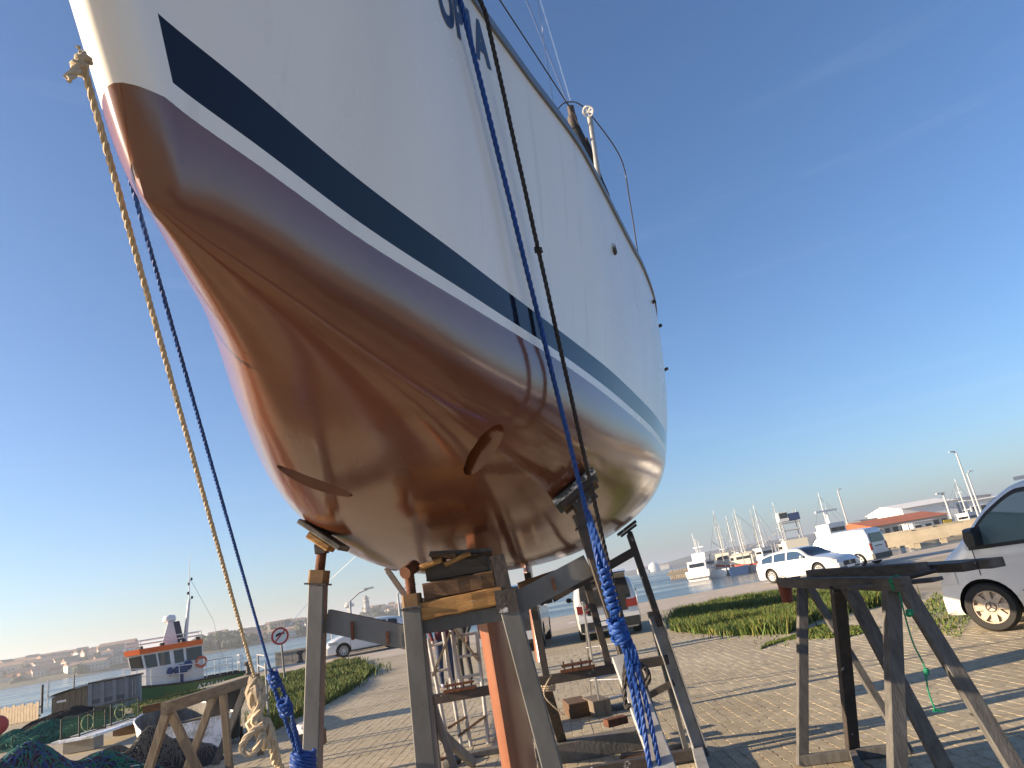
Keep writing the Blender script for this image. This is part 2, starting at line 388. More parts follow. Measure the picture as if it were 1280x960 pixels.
def water_nodes(t, b):
    N, L = t.nodes, t.links
    g = N.new('ShaderNodeNewGeometry'); mp = N.new('ShaderNodeMapping'); mp.inputs['Scale'].default_value = (.35, 1, 1); L.new(g.outputs['Position'], mp.inputs[0])
    n1 = N.new('ShaderNodeTexNoise'); n1.inputs['Scale'].default_value = 1.6; n1.inputs['Detail'].default_value = 6; L.new(mp.outputs[0], n1.inputs['Vector'])
    n2 = N.new('ShaderNodeTexNoise'); n2.inputs['Scale'].default_value = .035; n2.inputs['Detail'].default_value = 4; L.new(mp.outputs[0], n2.inputs['Vector'])
    bp = N.new('ShaderNodeBump'); bp.inputs['Strength'].default_value = .16; bp.inputs['Distance'].default_value = .25; L.new(n1.outputs[0], bp.inputs['Height'])
    L.new(bp.outputs[0], b.inputs['Normal'])
    r = N.new('ShaderNodeMapRange'); r.inputs[1].default_value = .4; r.inputs[2].default_value = .62; r.inputs[3].default_value = .12; r.inputs[4].default_value = .3
    L.new(n2.outputs[0], r.inputs[0]); L.new(r.outputs[0], b.inputs['Roughness'])
    b.inputs['Base Color'].default_value = (.02, .05, .065, 1); b.inputs['IOR'].default_value = 1.33
WATER = position_mat('harbour_water', water_nodes)
wat = MB(); wat.add([(-7000, -600, -2), (7000, -600, -2), (7000, 9000, -2), (-7000, 9000, -2)], [(0, 1, 2, 3)]); kind(wat.build('water', WATER), 'structure')

def inside(p, poly):
    c = False; n = len(poly); x, y = p
    for i in range(n):
        x1, y1 = poly[i]; x2, y2 = poly[(i + 1) % n]
        if (y1 > y) != (y2 > y) and x < (x2 - x1) * (y - y1) / (y2 - y1) + x1: c = not c
    return c
GRASSM = [mat('grass_green', (.10, .15, .018), .7, 0, (.055, .10, .015), .8, .7), mat('grass_dry', (.24, .20, .05), .8, 0, (.15, .15, .03), .8, .7), mat('grass_dark', (.04, .075, .012), .7)]
SOIL = mat('weedy_soil', (.10, .085, .04), .95, 0, (.06, .085, .02), 1.5, .7, .4, 30)
def grass(name, label, poly, n, h, seed, edge=.8):
    rnd = random.Random(seed); mb = MB()
    xs = [p[0] for p in poly]; ys = [p[1] for p in poly]; v = []; f = []; mi = []
    cl = [(rnd.uniform(min(xs), max(xs)), rnd.uniform(min(ys), max(ys)), rnd.uniform(.5, 1.35)) for _ in range(40)]
    cnt = 0
    while cnt < n:
        x = rnd.uniform(min(xs), max(xs)); y = rnd.uniform(min(ys), max(ys))
        if not inside((x, y), poly):
            if not (rnd.random() < .06 and inside((x + rnd.gauss(0, edge * .5), y + rnd.gauss(0, edge * .5)), poly)): continue
        cnt += 1
        k = min(cl, key=lambda c: (c[0] - x) ** 2 + (c[1] - y) ** 2)
        hh = h * k[2] * rnd.uniform(.35, 1.1); a_ = rnd.uniform(0, 6.283); wd = rnd.uniform(.004, .010) * (1 + y / 22)
        lx, ly = rnd.gauss(0, .35) * hh, rnd.gauss(0, .35) * hh
        c_, s_ = math.cos(a_) * wd, math.sin(a_) * wd; o = len(v)
        v += [(x - c_, y - s_, -.02), (x + c_, y + s_, -.02), (x + c_ * .7 + lx * .45, y + s_ * .7 + ly * .45, hh * .6), (x - c_ * .7 + lx * .45, y - s_ * .7 + ly * .45, hh * .6), (x + lx, y + ly, hh)]
        f += [(o, o + 1, o + 2, o + 3), (o + 3, o + 2, o + 4)]; q = rnd.random(); q = 0 if q < .6 else (1 if q < .82 else 2); mi += [q, q]
    me = bpy.data.meshes.new(name); me.from_pydata(v, [], f)
    for q in GRASSM: me.materials.append(q)
    me.polygons.foreach_set('material_index', mi); me.update()
    o = bpy.data.objects.new(name, me); COL.objects.link(o); kind(o, 'stuff'); tag(o, label, 'grass'); return o
GR = [tuple(G(*q)[:2]) for q in ((838, 788), (905, 795), (985, 793), (1020, 776), (1105, 757), (1100, 742), (1030, 743), (960, 748), (900, 756), (850, 768))]
grass('grass', 'long green grass patch beside the parked white estate car', GR, 75000, .26, 1)
kind(sheet('grass_soil', GR, -.004, 0, SOIL), 'structure')
GL = [tuple(G(*q)[:2]) for q in ((376, 896), (410, 880), (440, 862), (470, 838), (455, 828), (425, 828), (398, 838), (376, 846), (345, 862), (320, 905), (322, 925))]
grass('grass', 'green weeds growing along the kerb behind the left cradle post', GL, 40000, .2, 2)
kind(sheet('grass_soil', GL, -.0045, 0, SOIL), 'structure')
GL2 = [tuple(G(*q)[:2]) for q in ((170, 895), (240, 880), (300, 862), (385, 848), (385, 836), (330, 846), (270, 860), (200, 872), (165, 884))]
grass('grass', 'thin strip of green weeds below the green pilot boat', GL2, 30000, .11, 5)
kind(sheet('grass_soil', GL2, -.0050, 0, SOIL), 'structure')
GS = [tuple(G(*q)[:2]) for q in ((1170, 740), (1215, 770), (1200, 800), (1165, 790), (1150, 760))]
grass('grass', 'sparse yellowed weeds on worn paving in front of the near white van', GS, 1500, .05, 8)
GS2 = [tuple(G(*q)[:2]) for q in ((985, 800), (1060, 797), (1100, 785), (1030, 780), (960, 805), (950, 812))]
grass('grass', 'low mossy weeds at the near edge of the right grass patch', GS2, 6000, .05, 9)
# ================================================================ SAILING YACHT
ZW, TH, BX, BY = 2.4, .05, -.53, .86
def pchip(xs, ys):
    n = len(xs); h = [xs[i + 1] - xs[i] for i in range(n - 1)]; d = [(ys[i + 1] - ys[i]) / h[i] for i in range(n - 1)]; m_ = [0.] * n
    for i in range(1, n - 1):
        if d[i - 1] * d[i] > 0:
            w1 = 2 * h[i] + h[i - 1]; w2 = h[i] + 2 * h[i - 1]; m_[i] = (w1 + w2) / (w1 / d[i - 1] + w2 / d[i])
    m_[0] = d[0]; m_[-1] = d[-1]
    def f(x):
        x = min(max(x, xs[0]), xs[-1]); i = 0
        while i < n - 2 and x > xs[i + 1]: i += 1
        t = (x - xs[i]) / h[i]
        return (1 + 2 * t) * (1 - t) ** 2 * ys[i] + t * (1 - t) ** 2 * h[i] * m_[i] + t * t * (3 - 2 * t) * ys[i + 1] + t * t * (t - 1) * h[i] * m_[i + 1]
    return f
f_bw = pchip([0, .23, .59, 1.16, 1.82, 2.86, 4.04, 4.87, 6.2, 8, 9.2], [0, .09, .2, .41, .65, .97, 1.28, 1.43, 1.5, 1.32, 1.05])
f_bs = pchip([0, .35, 1.0, 1.87, 2.38, 2.96, 3.31, 4.03, 4.42, 5.1, 6.5, 8.5, 9.9], [0, .15, .333, .51, .707, .955, 1.066, 1.279, 1.394, 1.535, 1.64, 1.483, 1.199])
f_zk = pchip([0, .5, 1.2, 2, 3, 4, 5.5, 7, 8.4, 9.2], [2.24, 2.19, 2.075, 1.95, 1.82, 1.735, 1.755, 1.917, 2.15, 2.32])
f_zs = pchip([-.8, 0, 1.3, 3, 5, 7, 9.5], [3.92, 3.84, 3.72, 3.59, 3.50, 3.47, 3.52])
f_n = pchip([0, .5, 1.2, 2, 3, 4, 9.2], [1.5, 1.6, 1.95, 1.95, 1.65, 1.48, 1.75])
f_m = pchip([0, .5, 1.2, 2, 3, 4, 9.2], [2.2, 3.6, 4.3, 3.8, 2.9, 2.4, 2.0])
def stemx(z): return -.55 * (z - ZW) if z >= ZW else -.47 * (z - ZW)
LE = 9.2; NB, NT = 36, 18
def hull_pt(u, j):                      # local: x port, y aft, z up ; j 0 keel .. NB waterline .. NB+NT sheer
    s0 = u * LE
    bw = max(f_bw(s0), 0); bw = math.hypot(bw, math.sqrt(.05 * s0) if s0 < .05 else .05) if s0 > 0 else 0
    if j <= NB:
        tau = 1 - (j / NB) ** 2.4; zk = f_zk(s0); z = ZW - (ZW - zk) * tau
        b = bw * max(1 - tau ** f_n(s0), 0) ** (1 / f_m(s0)); return Vector((b, s0 + stemx(z) * (1 - u) ** 14, z))
    sd = u * (LE + 1.3) - .8; zs = f_zs(sd); sn = sd + .8
    bs = math.hypot(f_bs(sn), .05) * (1 if sn > .03 else sn / .03)
    w_ = (j - NB) / NT; z = ZW + (zs - ZW) * w_
    return Vector((bw + (bs - bw) * w_ ** .85 + .035 * math.sin(math.pi * w_) * min(1, s0 / 2.5), s0 + stemx(z) * (1 - u) + .35 * w_ * u, z))
NU = 110
US = [(i / NU) ** 1.7 for i in range(NU + 1)]
HG = [[hull_pt(u, j) for j in range(NB + NT + 1)] for u in US]
yacht = thing('sailing_yacht', 'white sailing yacht with glossy copper brown bottom and navy stripe on cradle', 'yacht', (BX, BY, 0), -math.atan(TH))
def hull_nodes(t, b):
    N, L = t.nodes, t.links
    tc = N.new('ShaderNodeTexCoord'); sx = N.new('ShaderNodeSeparateXYZ'); L.new(tc.outputs['Object'], sx.inputs[0])
    def mth(op, a_, b_=None, clamp=False):
        x = N.new('ShaderNodeMath'); x.operation = op; x.use_clamp = clamp
        for i, q in enumerate((a_, b_)):
            if q is None: continue
            if isinstance(q, (int, float)): x.inputs[i].default_value = q
            else: L.new(q, x.inputs[i])
        return x.outputs[0]
    def noise(sc, det=4, st=None):
        n = N.new('ShaderNodeTexNoise'); n.inputs['Scale'].default_value = sc; n.inputs['Detail'].default_value = det
        if st:
            mp = N.new('ShaderNodeMapping'); mp.inputs['Scale'].default_value = st; L.new(tc.outputs['Object'], mp.inputs[0]); L.new(mp.outputs[0], n.inputs['Vector'])
        else: L.new(tc.outputs['Object'], n.inputs['Vector'])
        return n.outputs[0]
    def ramp(src, p0, p1, c0, c1):
        r = N.new('ShaderNodeValToRGB'); r.color_ramp.elements[0].position = p0; r.color_ramp.elements[1].position = p1
        r.color_ramp.elements[0].color = (*c0, 1); r.color_ramp.elements[1].color = (*c1, 1); L.new(src, r.inputs[0]); return r.outputs[0]
    def mix(f, a_, b_):
        x = N.new('ShaderNodeMix'); x.data_type = 'RGBA'; L.new(f, x.inputs['Factor'])
        for s_, q in (('A', a_), ('B', b_)):
            if isinstance(q, tuple): x.inputs[s_].default_value = (*q, 1)
            else: L.new(q, x.inputs[s_])
        return x.outputs['Result']
    z = sx.outputs['Z']; y = sx.outputs['Y']
    below = mth('LESS_THAN', mth('ADD', z, mth('MULTIPLY', mth('SUBTRACT', noise(40, 2), .5), .002)), ZW)
    st = mth('MULTIPLY', mth('GREATER_THAN', z, 2.437), mth('LESS_THAN', z, 2.537))
    st = mth('MULTIPLY', st, mth('GREATER_THAN', mth('ADD', y, mth('MULTIPLY', mth('SUBTRACT', z, 2.45), .45)), .055))
    brown = ramp(noise(1.6, 5), .35, .7, (.145, .052, .026), (.20, .074, .037))
    brown = mix(ramp(noise(26, 5, (1, .3, 1)), .56, .70, (0, 0, 0), (.35, .35, .35)), brown, (.14, .05, .025))
    brown = mix(ramp(noise(70, 2), .72, .76, (0, 0, 0), (1, 1, 1)), brown, (.10, .05, .04))
    white = ramp(noise(2.2, 6, (1, 1, .25)), .4, .75, (.84, .80, .72), (.77, .73, .65))
    streak = ramp(noise(5, 4, (2.2, 2.2, .12)), .60, .78, (0, 0, 0), (.5, .5, .5)); white = mix(streak, white, (.58, .55, .48))
    c = mix(st, white, (.010, .014, .026)); c = mix(below, c, brown); L.new(c, b.inputs['Base Color'])
    rw = mth('ADD', .2, mth('MULTIPLY', noise(3), .12))
    rb = mth('ADD', .07, mth('MULTIPLY', noise(4, 5), .15))
    r1 = mth('ADD', mth('MULTIPLY', rw, mth('SUBTRACT', 1, st)), mth('MULTIPLY', st, .06))
    r2 = mth('ADD', mth('MULTIPLY', r1, mth('SUBTRACT', 1, below)), mth('MULTIPLY', rb, below)); L.new(r2, b.inputs['Roughness'])
    L.new(mth('SUBTRACT', .5, mth('MULTIPLY', st, .32)), b.inputs['Specular IOR Level'])
    L.new(mth('ADD', 1.47, mth('MULTIPLY', below, .22)), b.inputs['IOR'])
    bp = N.new('ShaderNodeBump'); bp.inputs['Distance'].default_value = .004; L.new(mth('MULTIPLY', below, .16), bp.inputs['Strength'])
    L.new(noise(14, 3, (1, .5, 1)), bp.inputs['Height']); L.new(bp.outputs[0], b.inputs['Normal'])
HULLM = position_mat('yacht_hull_paint', hull_nodes)
hb = MB()
for sg in (1, -1):
    hb.grid([[Vector((p.x * sg, p.y, p.z)) for p in r] for r in HG], 0)
last = HG[-1]; n = len(last)                               # transom
hb.add([(p.x, p.y, p.z) for p in last] + [(-p.x, p.y, p.z) for p in last], [(j, j + 1, n + j + 1, n + j) for j in range(n - 1)])
DECK = mat('deck_gelcoat', (.62, .61, .57), .6)
hb.grid([[Vector((r[-1].x * k, r[-1].y, r[-1].z)) for k in (-1, 0, 1)] for r in HG], 1)
hull = hb.build('hull', [HULLM, DECK], yacht, 45)
TUN = [(.399, 1.458, 2.103), (.401, 1.474, 2.1), (.399, 1.499, 2.09), (.391, 1.523, 2.077), (.377, 1.548, 2.063), (.359, 1.573, 2.049), (.336, 1.607, 2.034), (.313, 1.64, 2.022), (.287, 1.674, 2.011), (.265, 1.699, 2.004), (.242, 1.717, 1.999), (.231, 1.717, 1.998), (.218, 1.708, 1.999), (.215, 1.674, 2.004), (.223, 1.632, 2.011), (.237, 1.591, 2.02), (.256, 1.533, 2.032), (.277, 1.493, 2.043), (.3, 1.46, 2.054), (.322, 1.428, 2.069), (.345, 1.42, 2.081), (.363, 1.419, 2.091), (.379, 1.427, 2.099), (.392, 1.442, 2.103)]
cuts = []
for sg in (1, -1):
    o_ = Vector((.45 * sg, 0, -.9)).normalized(); i_ = Vector((-.75 * sg, .1, .66)).normalized(); n_ = len(TUN)
    q = [Vector((x * sg, y, z)) for x, y, z in TUN]
    tc_ = MB(); tc_.add([p + o_ * .07 for p in q] + [p + o_ * .0 for p in q] + [p + i_ * .3 for p in q], [tuple(range(n_)), tuple(range(2 * n_, 3 * n_))] + [(r_ * n_ + k, r_ * n_ + (k + 1) % n_, (r_ + 1) * n_ + (k + 1) % n_, (r_ + 1) * n_ + k) for r_ in (0, 1) for k in range(n_)])
    cut = tc_.build('cutter', HULLM); cut.parent = yacht; cuts.append(cut)
boolean(hull, cuts)
hull.data.shade_smooth(); hull.data.set_sharp_from_angle(angle=R(40))
ANTI = mat('copper_antifouling', (.24, .092, .05), .32, 0, (.31, .125, .07), 3, .7, .12, 30, ior=1.6)
# keel: tall fin with rounded leading edge
KE = MB(); rows = []
for k in range(13):
    q = k / 12; z = 1.86 * (1 - q) + .26 * q; y0 = 3.18 + .22 * q; ch = 1.25 - .2 * q; th = .125 - .01 * q; ring = []
    for i in range(28):
        a_ = 2 * math.pi * i / 28; cx = .5 - .5 * math.cos(a_); tt = (cx ** .5) * (1 - cx) ** .9 * 1.9
        ring.append(Vector(((1 if a_ <= math.pi else -1) * th * tt, y0 + ch * cx, z)))
    rows.append(ring + [ring[0]])
KE.grid(rows); KE.add([p for p in rows[-1][:-1]], [tuple(range(28))]); KE.build('keel', ANTI, yacht, 50)
RU = MB(); rows = []
for k in range(9):
    q = k / 8; z = 2.12 * (1 - q) + .86 * q; y0 = 6.95 - .35 * q; ch = .62 - .14 * q; ring = []
    for i in range(20):
        a_ = 2 * math.pi * i / 20; cx = .5 - .5 * math.cos(a_); tt = (cx ** .5) * (1 - cx) ** .9 * 1.9
        ring.append(Vector(((1 if a_ <= math.pi else -1) * .06 * tt, y0 + ch * cx, z)))
    rows.append(ring + [ring[0]])
RU.grid(rows); RU.add([p for p in rows[-1][:-1]], [tuple(range(20))]); RU.build('rudder', ANTI, yacht, 50)
# toe rail, deck gear
RAIL = mat('toe_rail_alloy', (.22, .22, .22), .4, .7)
for sg in (1, -1):
    mb = MB(); pts = [Vector((r[-1].x * sg, r[-1].y, r[-1].z)) for r in HG[4:]]
    rows = []
    for i, p in enumerate(pts):
        o_ = Vector((sg * .012, 0, 0)); rows.append([p + o_ + Vector((0, 0, -.022)), p + o_ + Vector((0, 0, .03)), p - o_ + Vector((0, 0, .03)), p - o_ * 2 + Vector((0, 0, -.022)), p + o_ + Vector((0, 0, -.022))])
    mb.grid(rows); mb.build('toe_rail', RAIL, yacht)
cb = MB(); rows = []
for y, hw, zt in ((2.5, .25, 3.66), (2.9, .48, 3.8), (3.8, .66, 3.92), (5.6, .74, 3.96), (5.8, .74, 3.56)):
    rows.append([Vector((-hw - .05, y, 3.5)), Vector((-hw, y, zt - .04)), Vector((-hw * .8, y, zt)), Vector((hw * .8, y, zt)), Vector((hw, y, zt - .04)), Vector((hw + .05, y, 3.5))])
cb.grid(rows); cb.add(rows[0], [(0, 1, 2, 3, 4, 5)]); cb.add(rows[-1], [(0, 1, 2, 3, 4, 5)]); cb.build('coachroof', WHITE, yacht, 30)
def on_hull(s, z, side=1, off=0.0):     # surface point of the topsides at station s, height z
    best = None
    lo, hi = 0., 1.
    for _ in range(40):
        u = (lo + hi) / 2
        sd = u * (LE + 1.3) - .8; zs = f_zs(sd); j = NB + NT * (z - ZW) / (zs - ZW)
        if z < ZW: j = NB
        p = hull_pt(u, j)
        if p.y < s: lo = u
        else: hi = u
    return Vector(((p.x + off) * side, p.y, p.z))
def yl(px, py, y): return local(yacht, P(px, py, y))
mb = MB(); mb.tube([(0, 3.55, 3.8), (0, 3.6, 13.2)], [.075, .055], 14); mb.build('mast', ALU, yacht, 40)
def wire(name, pts, r, mtl=CHROME, n=6):
    mb = MB(); mb.tube(pts, r, n); return mb.build(name, mtl, yacht, 40)
wire('shroud', [yl(712, 134, 3.55), Vector((.03, 3.56, 12.8))], .006)
sp = yl(714, 128, 3.52); up_ = yl(658, -60, 3.35); wire('shroud', [sp, sp + (up_ - sp) * 1.0, ], .006)
wire('lower_shroud', [yl(692, 134, 3.35), yl(666, -40, 3.5)], .004)
wire('guard_wire', [on_hull(-.55, 3.88, 1, -.02), yl(622, -4, 2.55), yl(668, 66, 3.0), yl(716, 140, 3.45), yl(762, 245, 3.75)], .004, BLACK_ROPE)
mb = MB(); mb.tube([yl(713, 134, 3.52), yl(716, 148, 3.52)], .022, 10); mb.tube([yl(715, 147, 3.52), yl(718, 163, 3.52)], .03, 10); mb.build('turnbuckle', STEEL_D, yacht, 40)
mb = MB(); mb.tube([yl(718, 158, 3.52), yl(733, 196, 3.56), yl(750, 236, 3.6)], [.03, .045, .03], 10); mb.build('furled_sail_cover', BLACK, yacht, 40)
mb = MB(); mb.tube([yl(748, 222, 3.55), yl(737, 147, 3.5)], .016, 10); mb.build('stanchion', STEEL_L, yacht, 40)
dc = yl(735, 139, 3.5); mb = MB(); ax = (yl(735, 139, 3.5) - yl(735, 139, 2.5)).normalized() + Vector((.25, 0, .1))
mb.lathe(dc, ax, [(.034, -.012), (.036, 0), (.034, .012), (.026, .012), (.026, -.012)], 24, closed=True)
exx = ax.orthogonal().normalized(); eyy = ax.normalized().cross(exx)
for k in range(5):
    a_ = 2 * math.pi * k / 5; mb.bar(dc, dc + (exx * math.cos(a_) + eyy * math.sin(a_)) * .03, .008, .014)
mb.build('reel_disc', WHITE, yacht, 30)
wire('loose_wire', smooth_path([yl(695, 140, 3.4), yl(705, 129, 3.45), yl(722, 129, 3.5), yl(742, 148, 3.6), yl(776, 198, 3.9), yl(787, 250, 4.1), yl(799, 328, 4.3)], 8), .004, STEEL_D)
wire('deck_line', [yl(733, 172, 3.5), yl(762, 250, 3.75)], .006, BLACK_ROPE)
for q in ((817, 378, 4.7), (825, 408, 5.3), (833, 462, 5.9)):
    p = yl(*q); mb = MB(); mb.tube([p + Vector((-.05, 0, -.01)), p + Vector((.015, 0, .01))], .014, 8); mb.build('deck_cleat', STEEL_D, yacht)
mb = MB(); rows = []
for k in range(7):
    t_ = k / 6; yy = 3.75 + 1.0 * t_; rows.append([Vector((.75 + .32 * t_, yy, 3.55)), Vector((.72 + .3 * t_, yy, 3.60 + .14 * math.sin(math.pi * min(1, t_ * .6 + .3)))), Vector((.4, yy, 3.68 + .16 * math.sin(math.pi * min(1, t_ * .6 + .3))))])
mb.grid(rows); mb.build('spray_hood', mat('grey_canvas', (.33, .33, .32), .9, 0, (.25, .25, .24), 12, .7), yacht, 60)
p = on_hull(2.68, 3.27, 1); mb = MB(); mb.lathe(p, (1, -.25, 0), [(.03, -.01), (.034, .006), (.024, .014), (.014, .012)], 16); mb.build('skin_fitting', STEEL_D, yacht, 40)
# name on the topsides: each letter hugs the hull surface
NAVY = mat('navy_lettering', (.012, .02, .065), .35)
fc = bpy.data.curves.new('lettering', 'FONT'); x0 = 0.0
for ch, adv in (('O', .86), ('P', .76), ('I', .34), ('A', .8)):
    fc.body = ch; fc.size = 1.0; fc.offset = .045
    to = bpy.data.objects.new('t', fc); COL.objects.link(to); dg = bpy.context.evaluated_depsgraph_get(); dg.update()
    me = bpy.data.meshes.new_from_object(to.evaluated_get(dg)); bpy.data.objects.remove(to)
    bm = bmesh.new(); bm.from_mesh(me); bmesh.ops.triangulate(bm, faces=bm.faces); bmesh.ops.subdivide_edges(bm, edges=[e_ for e_ in bm.edges if e_.calc_length() > .25], cuts=1)
    for v in bm.verts:
        lx = x0 + v.co.x; ly = v.co.y
        s_ = .905 + lx * .166; z_ = 3.345 + (lx - .4) * .054 + ly * .27
        q = on_hull(s_, z_, 1, .0025); v.co = q
    for fc_ in bm.faces: fc_.normal_update()
    bm.to_mesh(me); bm.free(); me.materials.clear(); me.materials.append(NAVY)
    lo_ = bpy.data.objects.new('letter', me); COL.objects.link(lo_); lo_.parent = yacht; x0 += adv
# ================================================================ BOAT CRADLE, BLOCKS, ROPES
cradle = thing('boat_cradle', 'grey steel boat cradle with tilted pads under the yacht', 'cradle', (-.35, 4.8, 0))
def cpart(name, mb, m_, smooth=None):
    o = mb.build(name, m_, cradle, smooth); o.location = (-cradle.location.x, -cradle.location.y, 0); return o
def ground_of(a, b):                    # prolong a line to the ground
    a, b = Vector(a), Vector(b); t = a.z / (a.z - b.z); return a + (b - a) * t
def post(name, top, low, wd, m_=STEEL, dp=None, foot=True, ch=.004):
    b = ground_of(top, low) if foot else Vector(low)
    b = Vector((b.x, b.y, max(b.z, .012)))
    mb = MB(); mb.bar(top, b, wd, dp or wd, (0, 1, 0), ch=ch); cpart(name, mb, m_); return b
YF, YR = 3.3, 6.4
# front frame
tl = P(398, 728, YF); bl = post('upright', tl, P(391, 950, YF), .072, STEEL)
t2 = P(516, 758, YF); b2 = post('upright', t2, P(534, 958, YF), .085, STEEL)
t3 = P(633, 745, YF); b3 = post('upright', t3, P(690, 958, YF), .085, STEEL)
t4 = P(731, 655, YF); b4 = post('upright', t4, P(829, 955, YF), .075, STEEL_D)
NUTM = mat('stained_nut', (.24, .14, .065), .8, 0, (.13, .08, .045), 20, .7)
def screw(a, b, r=.022, m_=RUST):
    a, b = Vector(a), Vector(b); mb = MB(); pts = []; n = 26; rr = []
    for k in range(n + 1): pts.append(a.lerp(b, k / n)); rr.append(r * (1 + .08 * (k % 2)))
    mb.tube(pts, rr, 12); cpart('jack_screw', mb, m_, 60)
    mb = MB(); d = (b - a).normalized(); mb.bar(a - d * .005, a + d * .055, .082, .082, (0, 1, 0), ch=.01); cpart('jack_nut', mb, NUTM if m_ is RUST else m_)
    mb = MB(); mb.bar(a - d * .012, a - d * .004, .10, .10, (0, 1, 0)); cpart('jack_plate', mb, STEEL_D)
screw(tl, P(403, 684, YF)); screw(t2, P(511, 713, YF))
mb = MB(); mb.tube([P(511, 716, YF) + Vector((-.012, -.03, 0)), P(511, 708, YF) + Vector((.02, .05, .0))], .03, 12); cpart('jack_head', mb, RUST, 40)
mb = MB(); mb.bar(t3, P(622, 694, YF), .06, .06, (0, 1, 0)); cpart('jack_tube', mb, STEEL_D)
screw(t4, P(716, 618, YF), .024, STEEL_D)
mb = MB(); mb.box(t3 + Vector((0, 0, -.02)), (.1, .1, .1)); cpart('socket', mb, STEEL_D)
for a, b, fl in (((407, 776), (512, 798), 1), ((641, 757), (736, 706), 1)):
    mb = MB(); mb.channel(P(*a, YF), P(*b, YF), .05, .10, .008, (0, 0, 1), -1); cpart('cross_beam', mb, STEEL)
mb = MB(); A_, B_ = P(520, 788, YF), P(628, 768, YF); A_.z = B_.z = 1.475; mb.channel(A_, B_, .06, .062, .008, (0, 0, 1), -1); cpart('cross_beam', mb, STEEL)
mb = MB(); A2, B2 = A_ + Vector((0, .5, 0)), B_ + Vector((0, .5, 0)); mb.channel(A2, B2, .06, .062, .008, (0, 0, 1), 1); cpart('cross_beam', mb, STEEL)
for q in (t2, t3):
    mb = MB(); mb.bar(Vector((q.x, YF + .04, 1.475)), Vector((q.x, YR, 1.475)), .06, .06, ch=.004); cpart('side_beam', mb, STEEL_D)
for (px, py), (qx, qy) in (((440, 777), (441, 800)), ((484, 789), (485, 806)), ((690, 722), (694, 738))):
    mb = MB(); a_, b_ = P(px, py, YF - .012), P(qx, qy, YF - .012); mb.bar(a_, b_, .012, .01); cpart('weld_plate', mb, RUST)
# pads: planks bolted on tilting plates
def pad(c, wd, ht, nrm_px, y, m_, name='pad_board', th=.03):
    (ax_, ay_), (bx_, by_) = nrm_px; a = P(ax_, ay_, y - .12); b = P(bx_, by_, y + .12)
    mb = MB(); mb.bar(a, b, wd, th, (b - a).cross(Vector((0, 1, 0))), ch=.004); return cpart(name, mb, m_)
PADB = mat('blue_flaked_board', (.10, .16, .19), .85, 0, (.05, .045, .04), 14, .7, .4, 40, col3=(.22, .30, .33), scale3=9, thr3=.6)
PADG = mat('grey_flaked_board', (.20, .20, .20), .85, 0, (.07, .06, .05), 14, .7, .4, 40)
pl_a, pl_b = P(380, 653, YF), P(430, 686, YF); up = Vector((.55, 0, .83))
mb = MB(); mb.bar(pl_a, pl_b, .17, .024, up, ch=.004); cpart('pad_board', mb, PADG)
mb = MB(); mb.bar(pl_a.lerp(pl_b, .22) + Vector((-.006, -.01, -.034)), pl_a.lerp(pl_b, .72) + Vector((-.006, -.01, -.034)), .12, .032, up, ch=.006); cpart('pad_block', mb, WOOD_Y)
mb = MB(); mb.box(P(402, 686, YF), (.05, .06, .045)); cpart('pad_hinge', mb, STEEL_D)
def hs(s, tau_z, side):                 # hull bottom point at station s, height z
    lo, hi = 0, NB
    for _ in range(30):
        mid = (lo + hi) / 2; p = hull_pt(s / LE, mid)
        if p.z < tau_z: lo = mid
        else: hi = mid
    p = hull_pt(s / LE, mid); return yacht_w(Vector((p.x * side, p.y, p.z)))
def yacht_w(p): return Matrix.Rotation(yacht.rotation_euler.z, 3, 'Z') @ Vector(p) + Vector(yacht.location)
def hull_pad(s, z, side, wd, ln, m_, drop=0.016, th=.026):
    c = hs(s, z, side); c1 = hs(s, z + .03, side); c0 = hs(s, z - .03, side); g = hs(s + .06, z, side)
    t1 = (c1 - c0).normalized(); t2_ = (g - c); t2_ = (t2_ - t1 * t2_.dot(t1)).normalized(); nn = t1.cross(t2_).normalized()
    if nn.z > 0: nn = -nn
    ctr = c + nn * (drop + .012)
    mb = MB(); mb.bar(ctr - t1 * ln / 2, ctr + t1 * ln / 2, wd, th, nn, ch=.004); cpart('pad_board', mb, m_)
    for k in (-.3, 0, .3):
        mb = MB(); mb.bar(ctr + nn * .027 + t2_ * wd * k - t1 * ln * .42, ctr + nn * .027 + t2_ * wd * k + t1 * ln * .42, wd * .24, .022, nn, ch=.003); cpart('pad_slat', mb, STEEL_D if k else WOOD_B)
    return ctr + nn * .05
c4 = hull_pad(2.44, 1.985, 1, .20, .24, PADB)
mb = MB(); mb.bar(P(716, 620, YF), c4, .05, .05, (0, 1, 0)); cpart('pad_arm', mb, STEEL_D)
mb = MB(); mb.bar(c4 + Vector((-.05, 0, -.03)), c4 + Vector((.05, 0, .03)), .08, .05, (0, 1, 0)); cpart('pad_hinge', mb, STEEL_D)
